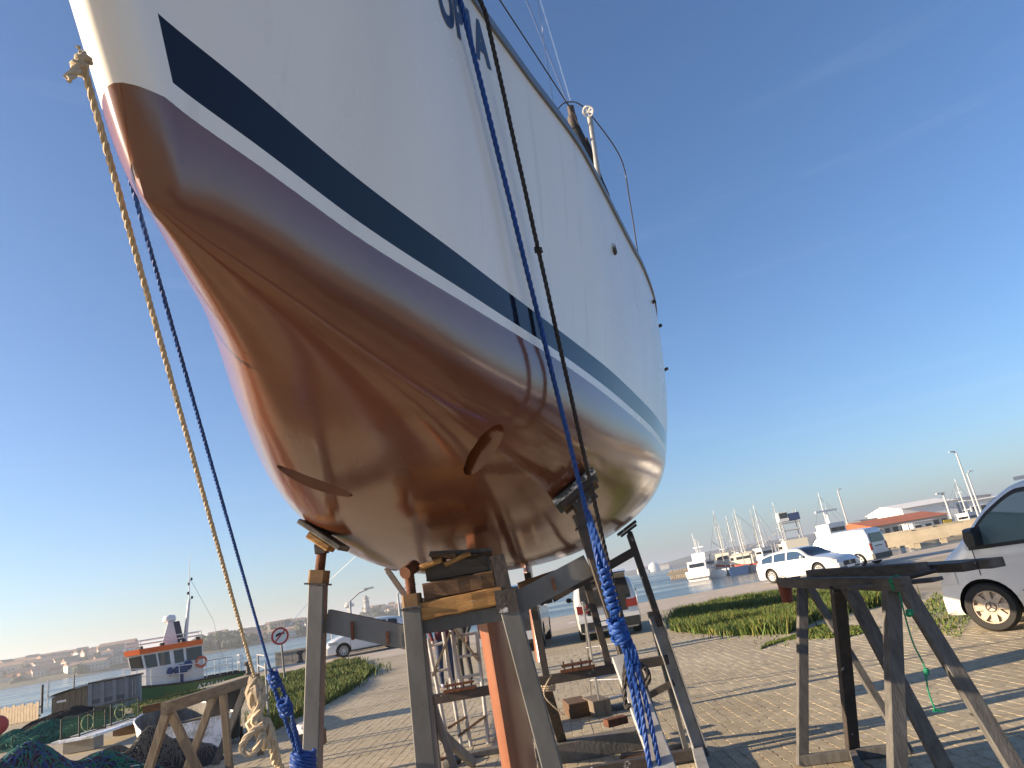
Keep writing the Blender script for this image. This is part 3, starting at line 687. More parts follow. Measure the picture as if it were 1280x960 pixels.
# rear frame
tr = P(787, 668, YR); br = Vector((1.03, YR, .02)); mb = MB(); mb.bar(tr, P(826, 783, YR), .055, .055, (0, 1, 0)); cpart('upright', mb, STEEL_D)
mb = MB(); mb.channel(P(818, 770, YR), br, .06, .11, .008, (1, 0, 0), 1); cpart('upright', mb, STEEL_L)
mb = MB(); mb.bar(P(812, 765, YR + .07), br + Vector((-.1, .12, 0)), .04, .06, (0, 1, 0)); cpart('upright_brace', mb, STEEL)
cr = hull_pad(5.58, 1.97, 1, .16, .2, STEEL_D); mb = MB(); mb.bar(tr, cr, .04, .04, (0, 1, 0)); cpart('pad_arm', mb, STEEL_D)
cl_ = hull_pad(5.62, 2.03, -1, .16, .2, STEEL_D)
tlr = P(528, 770, YR); tlr = Vector((-1.16, YR, 1.5)); lrb = Vector((-1.17, YR, .02))
mb = MB(); mb.bar(tlr, lrb, .075, .075, (0, 1, 0), ch=.004); cpart('upright', mb, STEEL)
mb = MB(); mb.bar(tlr, cl_, .045, .045, (0, 1, 0)); cpart('pad_arm', mb, STEEL_D)
mb = MB(); mb.bar(Vector((-1.14, YR, .805)), Vector((.92, YR, .805)), .07, .075, ch=.004); cpart('rear_rail', mb, STEEL_D)
mb = MB(); mb.bar(P(795, 688, YR), P(690, 748, YR), .05, .075, ch=.003); cpart('cross_beam', mb, STEEL_D)
mb = MB(); q0 = Vector((-1.15, YR, 1.62)); q1 = Vector((-.62, YR, 1.47)); mb.bar(q0, q1, .05, .075, ch=.003); cpart('cross_beam', mb, STEEL_D)
mb = MB(); mb.bar(P(690, 748, YR), q1, .05, .07, ch=.003); cpart('cross_beam', mb, STEEL_D)
mb = MB(); mb.bar(P(733, 728, YR), Vector((.41, YR, .84)), .06, .06, (0, 1, 0), ch=.003); cpart('rear_post', mb, STEEL_D)
mb = MB(); mb.bar(P(659, 716, YR), P(683, 846, YR), .06, .06, (0, 1, 0), ch=.003); cpart('rear_post', mb, STEEL_D)
mb = MB(); mb.bar(P(680, 850, YR + .02), G(708, 945), .09, .05, (0, 1, 0), ch=.003); cpart('rear_post', mb, STEEL_D)
mb = MB(); mb.bar(Vector((-1.16, YR, .6)), G(592, 958) + Vector((0, 0, .03)), .05, .09, ch=.003); cpart('foot_strut', mb, STEEL)
mb = MB(); mb.bar(Vector((-1.16, YR + .05, .85)), Vector((-.98, YR + .05, .03)), .055, .055, (0, 1, 0), ch=.003); cpart('foot_strut', mb, STEEL)
mb = MB(); mb.bar(Vector((.93, YR, .62)), P(795, 878, YR + .05), .05, .04, (0, 1, 0)); cpart('foot_strut', mb, STEEL_D)
# ground rails of the cradle
for x0_, x1_ in ((bl.x, -1.17), (b4.x, br.x)):
    mb = MB(); mb.bar(Vector((x0_, 2.45, .06)), Vector((x1_, YR + .2, .06)), .09, .10, ch=.005); cpart('ground_rail', mb, STEEL_L)
mb = MB(); mb.bar(Vector((bl.x, YF, .12)), Vector((b4.x, YF, .12)), .08, .1, ch=.005); cpart('ground_beam', mb, STEEL)
mb = MB(); mb.bar(Vector((-1.17, YR, .06)), Vector((br.x, YR, .06)), .08, .08, ch=.005); cpart('ground_beam', mb, STEEL_D)
# raking front leg that the blue rope is lashed to
ra = P(778, 822, 3.02); rb = ground_of(ra, P(829, 962, 2.75)); rb.z = .06
mb = MB(); mb.bar(ra, rb, .085, .05, (0, 1, 0), ch=.004); cpart('raking_leg', mb, STEEL_L)
mb = MB(); mb.bar(Vector((rb.x, rb.y - .05, .06)), Vector((b4.x, 3.0, .06)), .08, .09); cpart('ground_rail', mb, STEEL)
# hardware lying on the rear rail: scissor-jack plates
for (px, py, wd, yo) in ((576, 864, .28, -.035), (722, 836, .30, -.035)):
    c = P(px, py, YR); c.z = .858
    jk = thing('rusty_clamp', 'rusty bolted clamp plate lying on the left end of the low rear cradle rail' if px < 600 else 'rusty bolted clamp plate lying on the middle of the low rear cradle rail', 'clamp', (c.x, c.y, .843))
    mb = MB(); mb.box((0, yo, .012), (wd, .07, .022)); mb.build('plate', RUST, jk)
    mb = MB(); mb.box((0, yo, .055), (wd * .9, .05, .018)); mb.build('plate', RUST, jk)
    for k in range(4):
        mb = MB(); mb.tube([(-wd * .38 + k * wd * .25, yo, .02), (-wd * .38 + k * wd * .25, yo, .09)], .008, 8); mb.build('bolt', STEEL_D, jk)
# timber blocks under the forefoot, stacked on the cross beams
def block(label, c, d, rz, m_, tilt=0, grp='timber blocks stacked under the hull'):
    mb = MB(); rot = Euler((0, tilt, rz)).to_matrix()
    L_, W_, H_ = d; n = 6; rnd = random.Random(int(c[0] * 1000) + int(c[2] * 777)); rows = []
    for i in range(n + 1):
        x = -L_ / 2 + L_ * i / n; j = lambda: rnd.uniform(-.003, .003); b_ = .006
        rows.append([Vector((x + j(), y + j(), z + j())) for y, z in ((-W_ / 2 + b_, -H_ / 2), (W_ / 2 - b_, -H_ / 2), (W_ / 2, -H_ / 2 + b_), (W_ / 2, H_ / 2 - b_), (W_ / 2 - b_, H_ / 2), (-W_ / 2 + b_, H_ / 2), (-W_ / 2, H_ / 2 - b_), (-W_ / 2, -H_ / 2 + b_))])
    rows = [r + [r[0]] for r in rows]
    rows = [[rot @ p for p in r] for r in rows]
    mb.grid(rows); mb.add(rows[0][:-1], [tuple(range(8))]); mb.add(rows[-1][:-1], [tuple(range(8))])
    o = mb.build('timber_block', m_); o.location = c; return tag(o, label, 'timber', grp)
xm = -.415
block('yellow pine beam at the bottom of the block stack under the hull', (xm, YF + .03, 1.548), (.42, .13, .078), 0, WOOD_Y, R(-1.2))
block('rear pine beam at the bottom of the block stack under the hull', (xm, YF + .46, 1.545), (.42, .13, .078), 0, WOOD_B)
block('dark brown timber with printed mark in the middle of the block stack', (xm + .012, YF + .06, 1.628), (.33, .15, .075), .03, WOOD_B, R(-1.5))
block('second brown timber behind the middle of the block stack', (xm, YF + .46, 1.625), (.33, .15, .075), 0, WOOD_B)
block('grey brown timber near the top of the block stack', (xm + .012, YF + .1, 1.705), (.29, .18, .07), -.02, mat('grey_brown_timber', (.085, .072, .058), .85, 0, (.05, .042, .035), 6, .7, .3, 30, stretch=(.8, 7, 7)))
block('second grey timber behind the top of the block stack', (xm, YF + .46, 1.70), (.3, .16, .07), .02, WOOD_B)
for k, (dx, dy, dz, L_, ry, mm, lb) in enumerate(((-.10, -.02, .05, .11, -12, WOOD_Y, 'left pine wedge driven under the hull on the block stack'), (.02, .0, .052, .13, -14, WOOD_Y, 'middle pine wedge driven under the hull on the block stack'), (-.045, -.0, .078, .12, 8, WOOD_B, 'chipped brown shim board between wedges and hull'), (.10, .05, .05, .15, -6, WOOD_B, 'thin dark shim board at the right end of the block stack'))):
    block(lb, (xm + dx, YF + .07 + dy, 1.695 + dz), (L_, .14, .022), .05 * k, mm, R(ry))
block('mossy grey board wedged crosswise against the hull above the stack', (xm + .03, YF + .12, 1.782), (.30, .05, .024), -.1, WOOD_G, R(6))
for k, (px, py, lb) in enumerate(((708, 716, 'small dark block between right beam and hull'), (672, 728, 'brown block under the hull behind the right inner upright'))):
    c = P(px, py, YR - .2); block(lb, (c.x, c.y, c.z + .0), (.34, .14, .10), .05, WOOD_B, R(-8))

# ---------------------------------------------------------------- ropes
def coil(mb, c, axis, r, rr, turns, h, mi=0):
    c = Vector(c); ax = Vector(axis).normalized(); s_ = ax.orthogonal().normalized(); u_ = ax.cross(s_); pts = []
    for k in range(int(turns * 14) + 1):
        t = k / 14; pts.append(c + ax * (h * (t / turns - .5)) + (s_ * math.cos(6.283 * t) + u_ * math.sin(6.283 * t)) * r)
    rope(mb, pts, rr, mi)
def rope_thing(name, label, mb, m_):
    o = mb.build(name, m_, None, 70); return tag(o, label, 'rope')
# port bow blue mooring line
a0 = P(573, -10, 1.86); a1 = P(733, 640, 2.62); a2 = P(752, 705, 2.66); a3 = P(775, 790, 2.7)
mb = MB(); st = a0 + Vector((-.14, .10, .03)); r0 = .0095
rope(mb, [P(563, -55, 1.85), a0, a0.lerp(a1, .5), a1, a2], r0)
rope(mb, [a1 + Vector((.004, -.02, 0)), a2 + Vector((.012, -.02, 0)), a3], r0); rope(mb, [a1 + Vector((.0, .02, .02)), a2 + Vector((-.012, -.01, 0)), a3 + Vector((-.01, 0, 0))], r0)
dk = (a3 - a2).normalized()
coil(mb, P(757, 722, 2.66), dk, .016, .010, 4, .10); coil(mb, P(764, 748, 2.67), dk, .018, .010, 4, .10)
coil(mb, P(772, 784, 2.69), dk, .026, .012, 3, .06); coil(mb, P(776, 796, 2.69), dk + Vector((.5, 0, .2)), .026, .012, 2, .03)
for k, (x0_, x1_) in enumerate(((778, 792), (784, 795), (789, 798))):
    rope(mb, smooth_path([P(x0_ - 2, 800, 2.69), P(x0_ + 4, 815, 2.68), P(x1_, 835, 2.7)], 6), .0105)
rope(mb, smooth_path([P(782, 800, 2.70), P(784, 830, 2.72), P(796, 890, 2.78), P(812, 955, 2.82), P(830, 1040, 2.86)], 6), .0095)
rope(mb, smooth_path([P(788, 830, 2.68), P(800, 880, 2.7), P(813, 960, 2.73), P(828, 1040, 2.78)], 6), .0095)
rope(mb, smooth_path([P(795, 832, 2.68), P(808, 880, 2.7), P(825, 960, 2.73), P(840, 1040, 2.78)], 6), .0095)
rope_thing('mooring_rope', 'thick blue rope from the bow rail tied with knots to the right cradle leg', mb, BLUE_ROPE)
mb = MB(); k0 = P(607, 16, 2.04); k1 = P(757, 690, 2.80); k2 = P(792, 835, 2.86)
rope(mb, [P(570, -62, 1.90), P(592, -18, 2.0), k0, k0.lerp(k1, .5), k1, k2], .0088)
kn = k0.lerp(k1, .425); coil(mb, kn, (k1 - k0), .010, .008, 2, .02)
coil(mb, P(796, 845, 2.84), (0, 1, .2), .045, .009, 3, .03); rope(mb, smooth_path([P(784, 812, 2.84), P(780, 850, 2.84), P(783, 885, 2.84), P(787, 880, 2.83)], 6), .009)
rope_thing('mooring_rope', 'thin black rope running down beside the thick blue rope', mb, BLACK_ROPE)
# starboard bow lines
b0 = P(116, 92, .80); b1 = P(338, 838, 2.75); b2_ = P(352, 868, 2.9); b3_ = P(377, 948, 3.15)
mb = MB(); b0 = yacht_w(on_hull(.10, 2.62, -1, .012)); rope(mb, [b0 + Vector((.0, .0, .05)), b0, b1], .0052)
for o_ in (-.010, .006): rope(mb, smooth_path([b1, b2_ + Vector((o_ * 2, 0, 0)), b3_ + Vector((o_, 0, 0))], 6), .009)
coil(mb, P(343, 850, 2.8), (b3_ - b1), .016, .009, 3, .07); coil(mb, P(356, 884, 2.9), (b3_ - b1), .02, .009, 3, .08)
rope(mb, smooth_path([P(352, 872, 2.9), P(363, 880, 2.9), P(366, 905, 3.0), P(374, 942, 3.12)], 6), .008)
for k in range(3): coil(mb, P(379, 948 + k * 10, 3.16), (.2, .1 * k, 1), .045, .011, 3, .05)
rope(mb, [P(376, 952, 3.16), P(380, 1010, 3.2), Vector((bl.x + .03, 3.2, .12))], .011)
rope_thing('mooring_rope', 'blue rope from the bow tied to the left cradle upright', mb, BLUE_ROPE)
c0 = P(104, 82, .79); c1 = P(318, 846, 2.25)
mb = MB(); rope(mb, [c0, c1], .0054)
coil(mb, P(102, 78, .79), (.5, .1, 1), .007, .006, 2.5, .03); rope(mb, smooth_path([P(104, 66, .79), P(101, 76, .79), P(96, 86, .785), P(84, 99, .78)], 5), .0065, pitch=.04)
for k in range(7): mb.tube([P(100, 62, .79), P(94 + k, 57 + (k % 3), .785)], .0012, 4)
kk = [P(318, 846, 2.25), P(313, 868, 2.24), P(320, 890, 2.25), P(312, 905, 2.25), P(326, 915, 2.24), P(334, 935, 2.26)]
rope(mb, smooth_path(kk, 8), .016, pitch=.11)
rope(mb, smooth_path([P(322, 850, 2.25), P(328, 872, 2.25), P(322, 896, 2.24), P(335, 905, 2.25), P(338, 925, 2.26)], 8), .016, pitch=.11)
rope(mb, smooth_path([P(317, 858, 2.23), P(326, 880, 2.23), P(318, 900, 2.23), P(331, 912, 2.23)], 8), .013, pitch=.1)
rope(mb, smooth_path([P(330, 906, 2.22), P(315, 915, 2.21), P(303, 930, 2.21), P(304, 940, 2.21), P(316, 941, 2.21), P(324, 930, 2.21), P(327, 915, 2.22)], 8), .011, pitch=.09)
rope(mb, smooth_path([P(336, 918, 2.25), P(343, 950, 2.3), P(350, 1000, 2.4), Vector((-1.0, 2.5, .13))], 8), .011, pitch=.08)
rope(mb, smooth_path([P(340, 915, 2.26), P(349, 955, 2.31), P(354, 1005, 2.42), Vector((-1.02, 2.55, .13))], 8), .009, pitch=.08)
rope_thing('mooring_rope', 'cream rope hanging from the bow with a big loose knot', mb, WHITE_ROPE)

# ---------------------------------------------------------------- right trestle
tre = thing('timber_trestle', 'dark timber trestle with splayed legs and boards on top at right', 'trestle', (1.95, 5.0, 0))
def tpart(name, mb, m_):
    o = mb.build(name, m_, tre); o.location = (-tre.location.x, -tre.location.y, 0); return o
ZT = 1.265
def tl_(px, y): return Vector((X(px, y, ZT - .03), y, ZT - .03))
legs = [((1003, 6.0), (1003, 958), .075, .06, WOOD_G), ((1047, 4.95), (1067, 946), .085, .06, STEEL_D), ((1060, 4.85), None, .085, .055, WOOD_G), ((1114, 4.1), None, .075, .075, WOOD_G), ((1130, 4.05), None, .075, .055, WOOD_G), ((1010, 5.95), None, .055, .05, WOOD_G)]
lowp = [None, None, (1177, 953, 4.55), (1122, 960, 3.95), (1267, 957, 3.85), (1112, 900, 5.7)]
feet = []
for (tp, gp, wd, dp, m_), lw in zip(legs, lowp):
    a_ = tl_(*tp); b_ = G(*gp) if gp else ground_of(a_, P(*lw)); b_.z = .0
    mb = MB(); mb.bar(a_, b_, wd, dp, (0, 1, 0), ch=.003); tpart('leg', mb, m_); feet.append(b_)
for i, j in ((0, 5), (1, 3)):
    mb = MB(); mb.bar(feet[i] + Vector((0, 0, .04)), feet[j] + Vector((0, 0, .04)), .05, .07, ch=.003); tpart('foot_rail', mb, WOOD_G)
A_ = Vector((X(975, 6.4, ZT), 6.4, ZT)); B_ = Vector((X(1134, 3.85, ZT), 3.85, ZT))
mb = MB(); mb.bar(A_, B_, .05, .075, ch=.003); tpart('top_beam', mb, WOOD_GH)
A2 = Vector((X(1003, 6.2, ZT + .03), 6.2, ZT + .035)); B2 = Vector((X(1140, 4.3, ZT + .035), 4.3, ZT + .035))
mb = MB(); mb.bar(A2 + Vector((.07, 0, 0)), B2 + Vector((.07, 0, 0)), .07, .07, ch=.003); tpart('top_beam', mb, WOOD_GH)
for k in range(2):
    a_ = Vector((A2.x + .15 + .09 * k, 5.3, ZT + .02)); b_ = Vector((B2.x + .16 + .09 * k, 4.0 - .1 * k, ZT + .025))
    mb = MB(); mb.bar(a_, b_, .08, .05, ch=.003); tpart('board', mb, STEEL_D if k == 0 else WOOD_GH)
mb = MB(); q = P(1158, 714, 4.0); mb.bar(Vector((q.x - .25, 4.4, ZT - .01)), Vector((q.x + .02, 3.95, ZT - .01)), .10, .02, ch=.003); tpart('board', mb, WOOD_GH)
mb = MB(); mb.tube([Vector((q.x - .1, 4.1, ZT + .01)), P(1170, 713, 4.0)], .012, 8); tpart('bolt', mb, STEEL_D)
mb = MB(); pts = [P(1118, 722, 3.97), P(1124, 742, 3.97), P(1140, 800, 3.95), P(1155, 832, 3.93), P(1160, 862, 3.93), P(1168, 885, 3.92)]
rope(mb, smooth_path(pts, 8), .0045)
for q in ((1119, 726), (1122, 733)): coil(mb, P(*q, 3.98), (0, .6, 1), .03, .005, 3, .03)
coil(mb, P(1137, 766, 3.93), (.3, .2, 1), .015, .006, 3, .03); coil(mb, P(1158, 840, 3.93), (.2, 0, 1), .009, .006, 3, .03)
for k in range(14): mb.tube([P(1168, 885, 3.92), P(1166 + k * 1.3, 890 + (k * 5) % 5, 3.92 - .01 * (k % 3))], .003, 4)
rope_thing('hanging_cord', 'thin green cord with frayed end hanging from the right timber trestle', mb, GREEN_ROPE)
pot = thing('paint_pot', 'small rusty red pot hanging at the left end of the right trestle', 'pot', tuple(P(982, 738, 6.36)))
pc = Vector((0, 0, 0)); mb = MB(); mb.lathe(pc, (.1, 0, 1), [(.045, -.10), (.06, .07), (.055, .07), (.042, -.09)], 16, closed=True); mb.build('body', mat('rust_red_pot', (.22, .05, .03), .7, 0, (.12, .03, .02), 15, .7), pot, 40)
mb = MB(); mb.tube(smooth_path([(-.058, 0, .06), (-.03, 0, .105), (0, 0, .115), (.03, 0, .105), (.058, 0, .06)], 4), .003, 5); mb.build('handle', STEEL_D, pot)

# ---------------------------------------------------------------- left trestle
trl = thing('timber_trestle', 'pale weathered timber trestle standing on the left by the bin', 'trestle', (-4.1, 8.8, 0))
def lpart(name, mb, m_=WOOD):
    o = mb.build(name, m_, trl); o.location = (-trl.location.x, -trl.location.y, 0); return o
zb = 1.0
EA, EB = G(205, 886, zb), G(322, 847, zb)
mb = MB(); mb.bar(EA, EB, .07, .12, ch=.004); lpart('top_beam', mb, WOOD_H)
mb = MB(); mb.bar(G(160, 893, zb - .02) + Vector((0, .3, 0)), EA.lerp(EB, .3) + Vector((-.09, 0, -.01)), .07, .08, ch=.003); lpart('top_beam', mb, WOOD_B)
LT = [(.02, (188, 955), WOOD), (.05, (245, 958), WOOD), (.45, (240, 945), WOOD), (.55, (287, 960), WOOD), (.85, (268, 958), WOOD_G), (.92, (328, 958), WOOD)]
for t_, lo_, m_ in LT:
    a_ = EA.lerp(EB, t_) + Vector((0, 0, -.05)); b_ = ground_of(a_, P(lo_[0], lo_[1], a_.y + .02)); b_.z = 0
    mb = MB(); mb.bar(a_, b_, .085, .06, (0, 1, 0), ch=.003); lpart('leg', mb, m_)
# ================================================================ VEHICLES
def lerp_fn(pts):
    return pchip([p[0] for p in pts], [p[1] for p in pts])
TYRE = mat('tyre_rubber', (.018, .018, .018), .8, 0, (.03, .028, .025), 20, .7)
RIM = mat('alloy_rim', (.45, .45, .46), .35, .8)
CAP = mat('worn_hubcap', (.55, .46, .36), .5, .2, (.40, .33, .26), 14, .7)
def wheel(root, c, r, wd, rim, spokes, holes=False):
    s_ = 1 if c[1] > 0 else -1; ax = (0, s_, 0)
    mb = MB(); mb.lathe((0, 0, 0), ax, [(r * .66, -wd / 2), (r * .9, -wd / 2), (r * .985, -wd * .36), (r, -wd * .2), (r, wd * .2), (r * .985, wd * .36), (r * .9, wd / 2), (r * .68, wd / 2), (r * .66, wd * .4)], 28, closed=True)
    t = mb.build('wheel', TYRE, root, 40); t.location = c
    mb = MB(); mb.lathe((0, 0, 0), ax, [(r * .64, wd * .2), (r * .67, wd * .44), (r * .63, wd * .44), (r * .60, wd * .12), (0, wd * .10)], 28); 
    o = mb.build('rim', rim if holes else BLACK, t, 40)
    mb = MB()
    if holes:
        mb.lathe((0, 0, 0), ax, [(r * .30, wd * .28), (r * .27, wd * .40), (0, wd * .42)], 24)
        for k in range(spokes):
            a_ = 2 * math.pi * k / spokes; d = Vector((math.cos(a_), 0, math.sin(a_)))
            mb.bar(d * r * .22 + Vector((0, s_ * wd * .33, 0)), d * r * .64 + Vector((0, s_ * wd * .36, 0)), r * .23, .02, (0, 1, 0))
    else:
        mb.lathe((0, 0, 0), ax, [(r * .14, wd * .2), (r * .12, wd * .40), (0, wd * .41)], 16)
        mb.lathe((0, 0, 0), ax, [(r * .66, wd * .36), (r * .66, wd * .45), (r * .59, wd * .45), (r * .58, wd * .3)], 28, closed=True)
        for k in range(spokes):
            a_ = 2 * math.pi * k / spokes; d = Vector((math.cos(a_), 0, math.sin(a_)))
            mb.bar(d * r * .1 + Vector((0, s_ * wd * .34, 0)), d * r * .61 + Vector((0, s_ * wd * .4, 0)), r * .15, .02, (0, 1, 0))
    mb.build('hubcap', rim, t, 40)
    if holes:
        mb = MB()
        mb.lathe((0, 0, 0), ax, [(r * .205, wd * .425), (r * .205, wd * .45), (r * .175, wd * .45), (r * .175, wd * .425)], 20, closed=True)
        for k in range(3):
            a_ = math.pi / 2 + 2 * math.pi * k / 3; mb.bar((0, s_ * wd * .435, 0), Vector((math.cos(a_) * r * .19, s_ * wd * .435, math.sin(a_) * r * .19)), r * .035, .008, (0, 1, 0))
        mb.build('emblem', STEEL_D, t)
    return t
class Car:
    def __init__(s, name, label, cat, loc, rz, L, W, prof, belt, tumble, paint, wheels, group=None, low=.2, glass=GLASS, rim=RIM, spokes=7, holes=False, trim=PLASTIC):
        s.root = thing(name, label, cat, loc, rz, group); s.L, s.W, s.belt, s.tum, s.low, s.glass = L, W, belt, tumble, low, glass
        s.top = lerp_fn(prof); s.H = max(p[1] for p in prof)
        xs = sorted(set([p[0] for p in prof] + [L * k / 34 for k in range(35)])); rows = []
        for x in xs: rows.append(s.section(x))
        mb = MB(); mb.grid(rows); n = len(rows[0])
        for r in (rows[0], rows[-1]): mb.add(r, [tuple(range(n))])
        bot = [[r[0], r[-1]] for r in rows]; mb.grid(bot)
        s.body = mb.build('body', [paint, BLACK], s.root, 35)
        xr, xf, r_, tw = wheels; cuts = []
        for x in (xr, xf):
            for sg in (1, -1):
                c = MB(); c.lathe((x, sg * W / 2 * 1.05, r_), (0, sg, 0), [(r_ * 1.17, -.36), (r_ * 1.17, .2)], 28); cuts.append(c.build('c', BLACK))
        for c in cuts: c.parent = s.root
        for c in cuts:
            md = s.body.modifiers.new('b', 'BOOLEAN'); md.operation = 'DIFFERENCE'; md.solver = 'EXACT'; md.object = c; md.material_mode = 'TRANSFER'
        dg = bpy.context.evaluated_depsgraph_get(); dg.update(); me = bpy.data.meshes.new_from_object(s.body.evaluated_get(dg)); s.body.modifiers.clear(); s.body.data = me
        for c in cuts: bpy.data.objects.remove(c)
        me.set_sharp_from_angle(angle=R(35))
        for x in (xr, xf):
            for sg in (1, -1): wheel(s.root, (x, sg * (s.hw(x, r_) - tw / 2 - .01), r_), r_, tw, rim, spokes, holes)
        s.trim = trim
    def hw(s, x, z):
        p = 1 - .10 * max(0, (.5 - x) / .5) ** 2 - .17 * max(0, (x - (s.L - .8)) / .8) ** 2.2
        if z < s.belt: v = 1 - .055 * ((s.belt - z) / s.belt) ** 2
        else: v = 1 - s.tum * (z - s.belt) / (s.H - s.belt) - .0
        return s.W / 2 * p * v
    def section(s, x):
        zt = s.top(x); r_ = min(.13, (zt - s.low) * .3); side = []
        for k in range(9):
            z = s.low + (zt - r_ - s.low) * k / 8; side.append((s.hw(x, z) * (.93 if k == 0 else 1), z))
        h0 = s.hw(x, zt - r_)
        for k in range(1, 5):
            a_ = math.pi / 2 * k / 4; side.append((h0 - r_ * (1 - math.cos(a_)) - .02 * k / 4, zt - r_ + r_ * math.sin(a_)))
        ye = side[-1][0]
        for k in (.66, .33, 0): side.append((ye * k, zt + .03 * (1 - k * k)))
        return [Vector((x, y, z)) for y, z in side] + [Vector((x, -y, z)) for y, z in side[-2::-1]]
    def side_patch(s, name, x0, x1, zl, zu, m_, sides=(1, -1), off=.006, n=10, nz=5, parent=None):
        for sg in sides:
            rows = []
            for i in range(n + 1):
                x = x0 + (x1 - x0) * i / n; a_ = zl(x) if callable(zl) else zl; b_ = zu(x) if callable(zu) else zu
                b_ = max(b_, a_ + .002)
                rows.append([Vector((x, sg * (s.hw(x, a_ + (b_ - a_) * k / nz) + off), a_ + (b_ - a_) * k / nz)) for k in range(nz + 1)])
            mb = MB(); mb.grid(rows, 0, sg < 0); mb.build(name, m_, parent or s.root, 60)
    def top_patch(s, name, x0, x1, f, m_, off=.007, n=10, parent=None):
        rows = []
        for i in range(n + 1):
            x = x0 + (x1 - x0) * i / n; zt = s.top(x); r_ = min(.13, (zt - s.low) * .3); ye = s.hw(x, zt - r_) - r_ - .02
            dz = (s.top(min(x + .01, s.L)) - s.top(max(x - .01, 0))) / (min(x + .01, s.L) - max(x - .01, 0)); nn = Vector((-dz, 0, 1)).normalized() * off
            rows.append([Vector((x, ye * k * f * 1.04, zt + .03 * (1 - min(1, abs(k * f)) ** 2))) + nn for k in (-1, -.6, -.2, .2, .6, 1)])
        mb = MB(); mb.grid(rows, 0, True); mb.build(name, m_, s.root, 60)
    def bx(s, name, c, d, m_, rot=None, parent=None):
        mb = MB(); mb.box(c, d, rot); return mb.build(name, m_, parent or s.root)
    def windows(s, spans, m_=None, top=.10):
        for (x0, x1) in spans: s.side_patch('side_window', x0, x1, s.belt + .02, lambda x: min(s.top(x) - top, s.H - top - .02), m_ or s.glass)
    def seam(s, x, z0, z1): s.side_patch('door_seam', x - .006, x + .006, z0, z1, BLACK, off=.003, n=1, nz=8)
    def mirror(s, x, z, m_, sc=1.):
        for sg in (1, -1):
            y = sg * (s.hw(x, z) + .02); mb = MB(); q = Matrix.Scale(1, 3)
            mb.blob((x, y + sg * .09 * sc, z + .05 * sc), .1 * sc, 10, 0, 0, 0, (.7, 1.0, .75)); mb.bar((x, y - sg * .03, z), (x, y + sg * .07 * sc, z + .03), .05, .04)
            mb.build('mirror', m_, s.root, 50)
    def handles(s, xs, z):
        for x in xs:
            for sg in (1, -1): s.bx('door_handle', (x, sg * (s.hw(x, z) + .012), z), (.15, .025, .03), CARW)
    def plate(s, x, z, front=False):
        s.bx('number_plate', (x, 0, z), (.012, .5, .11), PLATE)
def head(a, b): return math.atan2(b[1] - a[1], b[0] - a[0])
def place(front, rz, xf): return (front[0] - math.cos(rz) * xf, front[1] - math.sin(rz) * xf, 0)

# white hatchback on the left quay
F_, Q_ = G(422, 826), G(482, 814.5); rz = math.pi - R(18) 
rz = head(Q_, F_)
F_ = F_ * 1.06; F_.z = 0
c = Car('parked_car', 'white hatchback parked side on at the quay edge behind the left cradle post', 'car', (F_.x - math.cos(rz) * 3.2 + math.sin(rz) * -.0, F_.y - math.sin(rz) * 3.2 + .8, 0), rz, 3.95, 1.7,
    [(0, .92), (.12, 1.28), (.5, 1.46), (1.4, 1.53), (2.1, 1.48), (2.95, 1.08), (3.15, 1.0), (3.7, .82), (3.95, .58)], .93, .2, CARW, (.72, 3.2, .31, .2), rim=RIM, spokes=9)
c.windows([(.5, .95), (1.05, 1.75), (1.85, 2.75)]); c.top_patch('windscreen', 2.2, 2.98, .92, GLASS); c.top_patch('rear_window', .1, .42, .85, GLASS)
for x in (1.8, 2.85): c.seam(x, .35, .94)
c.handles((1.15, 2.0), .84); c.mirror(2.75, .97, CARW, .9)
c.side_patch('headlight', 3.45, 3.88, .62, .76, CLEARL, off=.008); c.side_patch('tail_light', .0, .25, .72, 1.05, REDLIGHT, off=.008); c.side_patch('sill', .9, 2.9, .2, .27, PLASTIC)
# white SUV with open tailgate
sv = G(764, 799); rz = R(88)
c = Car('parked_car', 'white sport utility car seen from behind with its tailgate open beyond the ladder', 'car', (sv.x + .08, sv.y + .35, 0), rz, 4.2, 1.82,
    [(0, .95), (.1, 1.28), (.35, 1.5), (1.5, 1.58), (2.3, 1.52), (3.0, 1.08), (3.9, .95), (4.2, .65)], 1.0, .17, CARW, (.85, 3.4, .33, .22), spokes=6)
c.windows([(.6, 1.2), (1.3, 2.0), (2.1, 2.8)]); c.top_patch('windscreen', 2.35, 3.0, .92, GLASS); c.mirror(2.75, 1.02, PLASTIC)
c.bx('boot_shade_panel', (-.004, 0, .86), (.012, 1.12, .42), BLACK); c.top_patch('boot_shade_panel', .0, .34, .98, BLACK, .009)  # flat black panels stand in for the shade inside the open boot
for sg in (1, -1):
    c.bx('tail_light', (-.01, sg * .68, .82), (.03, .3, .2), REDLIGHT); c.bx('tail_light', (.1, sg * .80, .84), (.22, .06, .2), REDLIGHT)
    c.bx('luggage', (-.008 - .004, sg * .2, .74), (.012, .28, .2), mat('luggage_grey', (.3, .33, .38), .7))
c.bx('rear_bumper', (-.03, 0, .36), (.12, 1.62, .24), PLASTIC); c.bx('bumper_step', (-.035, 0, .53), (.1, 1.66, .1), CARW); c.plate(-.095, .40)
mb = MB(); rows = []
for k in range(7):
    t = k / 6; rows.append([Vector((.3 - 1.02 * t, y * (1 - .05 * t), 1.55 + .14 * math.sin(t * 2.6) + .05 * t)) for y in (-.66, -.3, 0, .3, .66)])
for r in list(rows): pass
mb.grid(rows); mb.grid([[p + Vector((0, 0, -.05)) for p in r] for r in rows], 0, True)
mb.build('tailgate', CARW, c.root, 40)
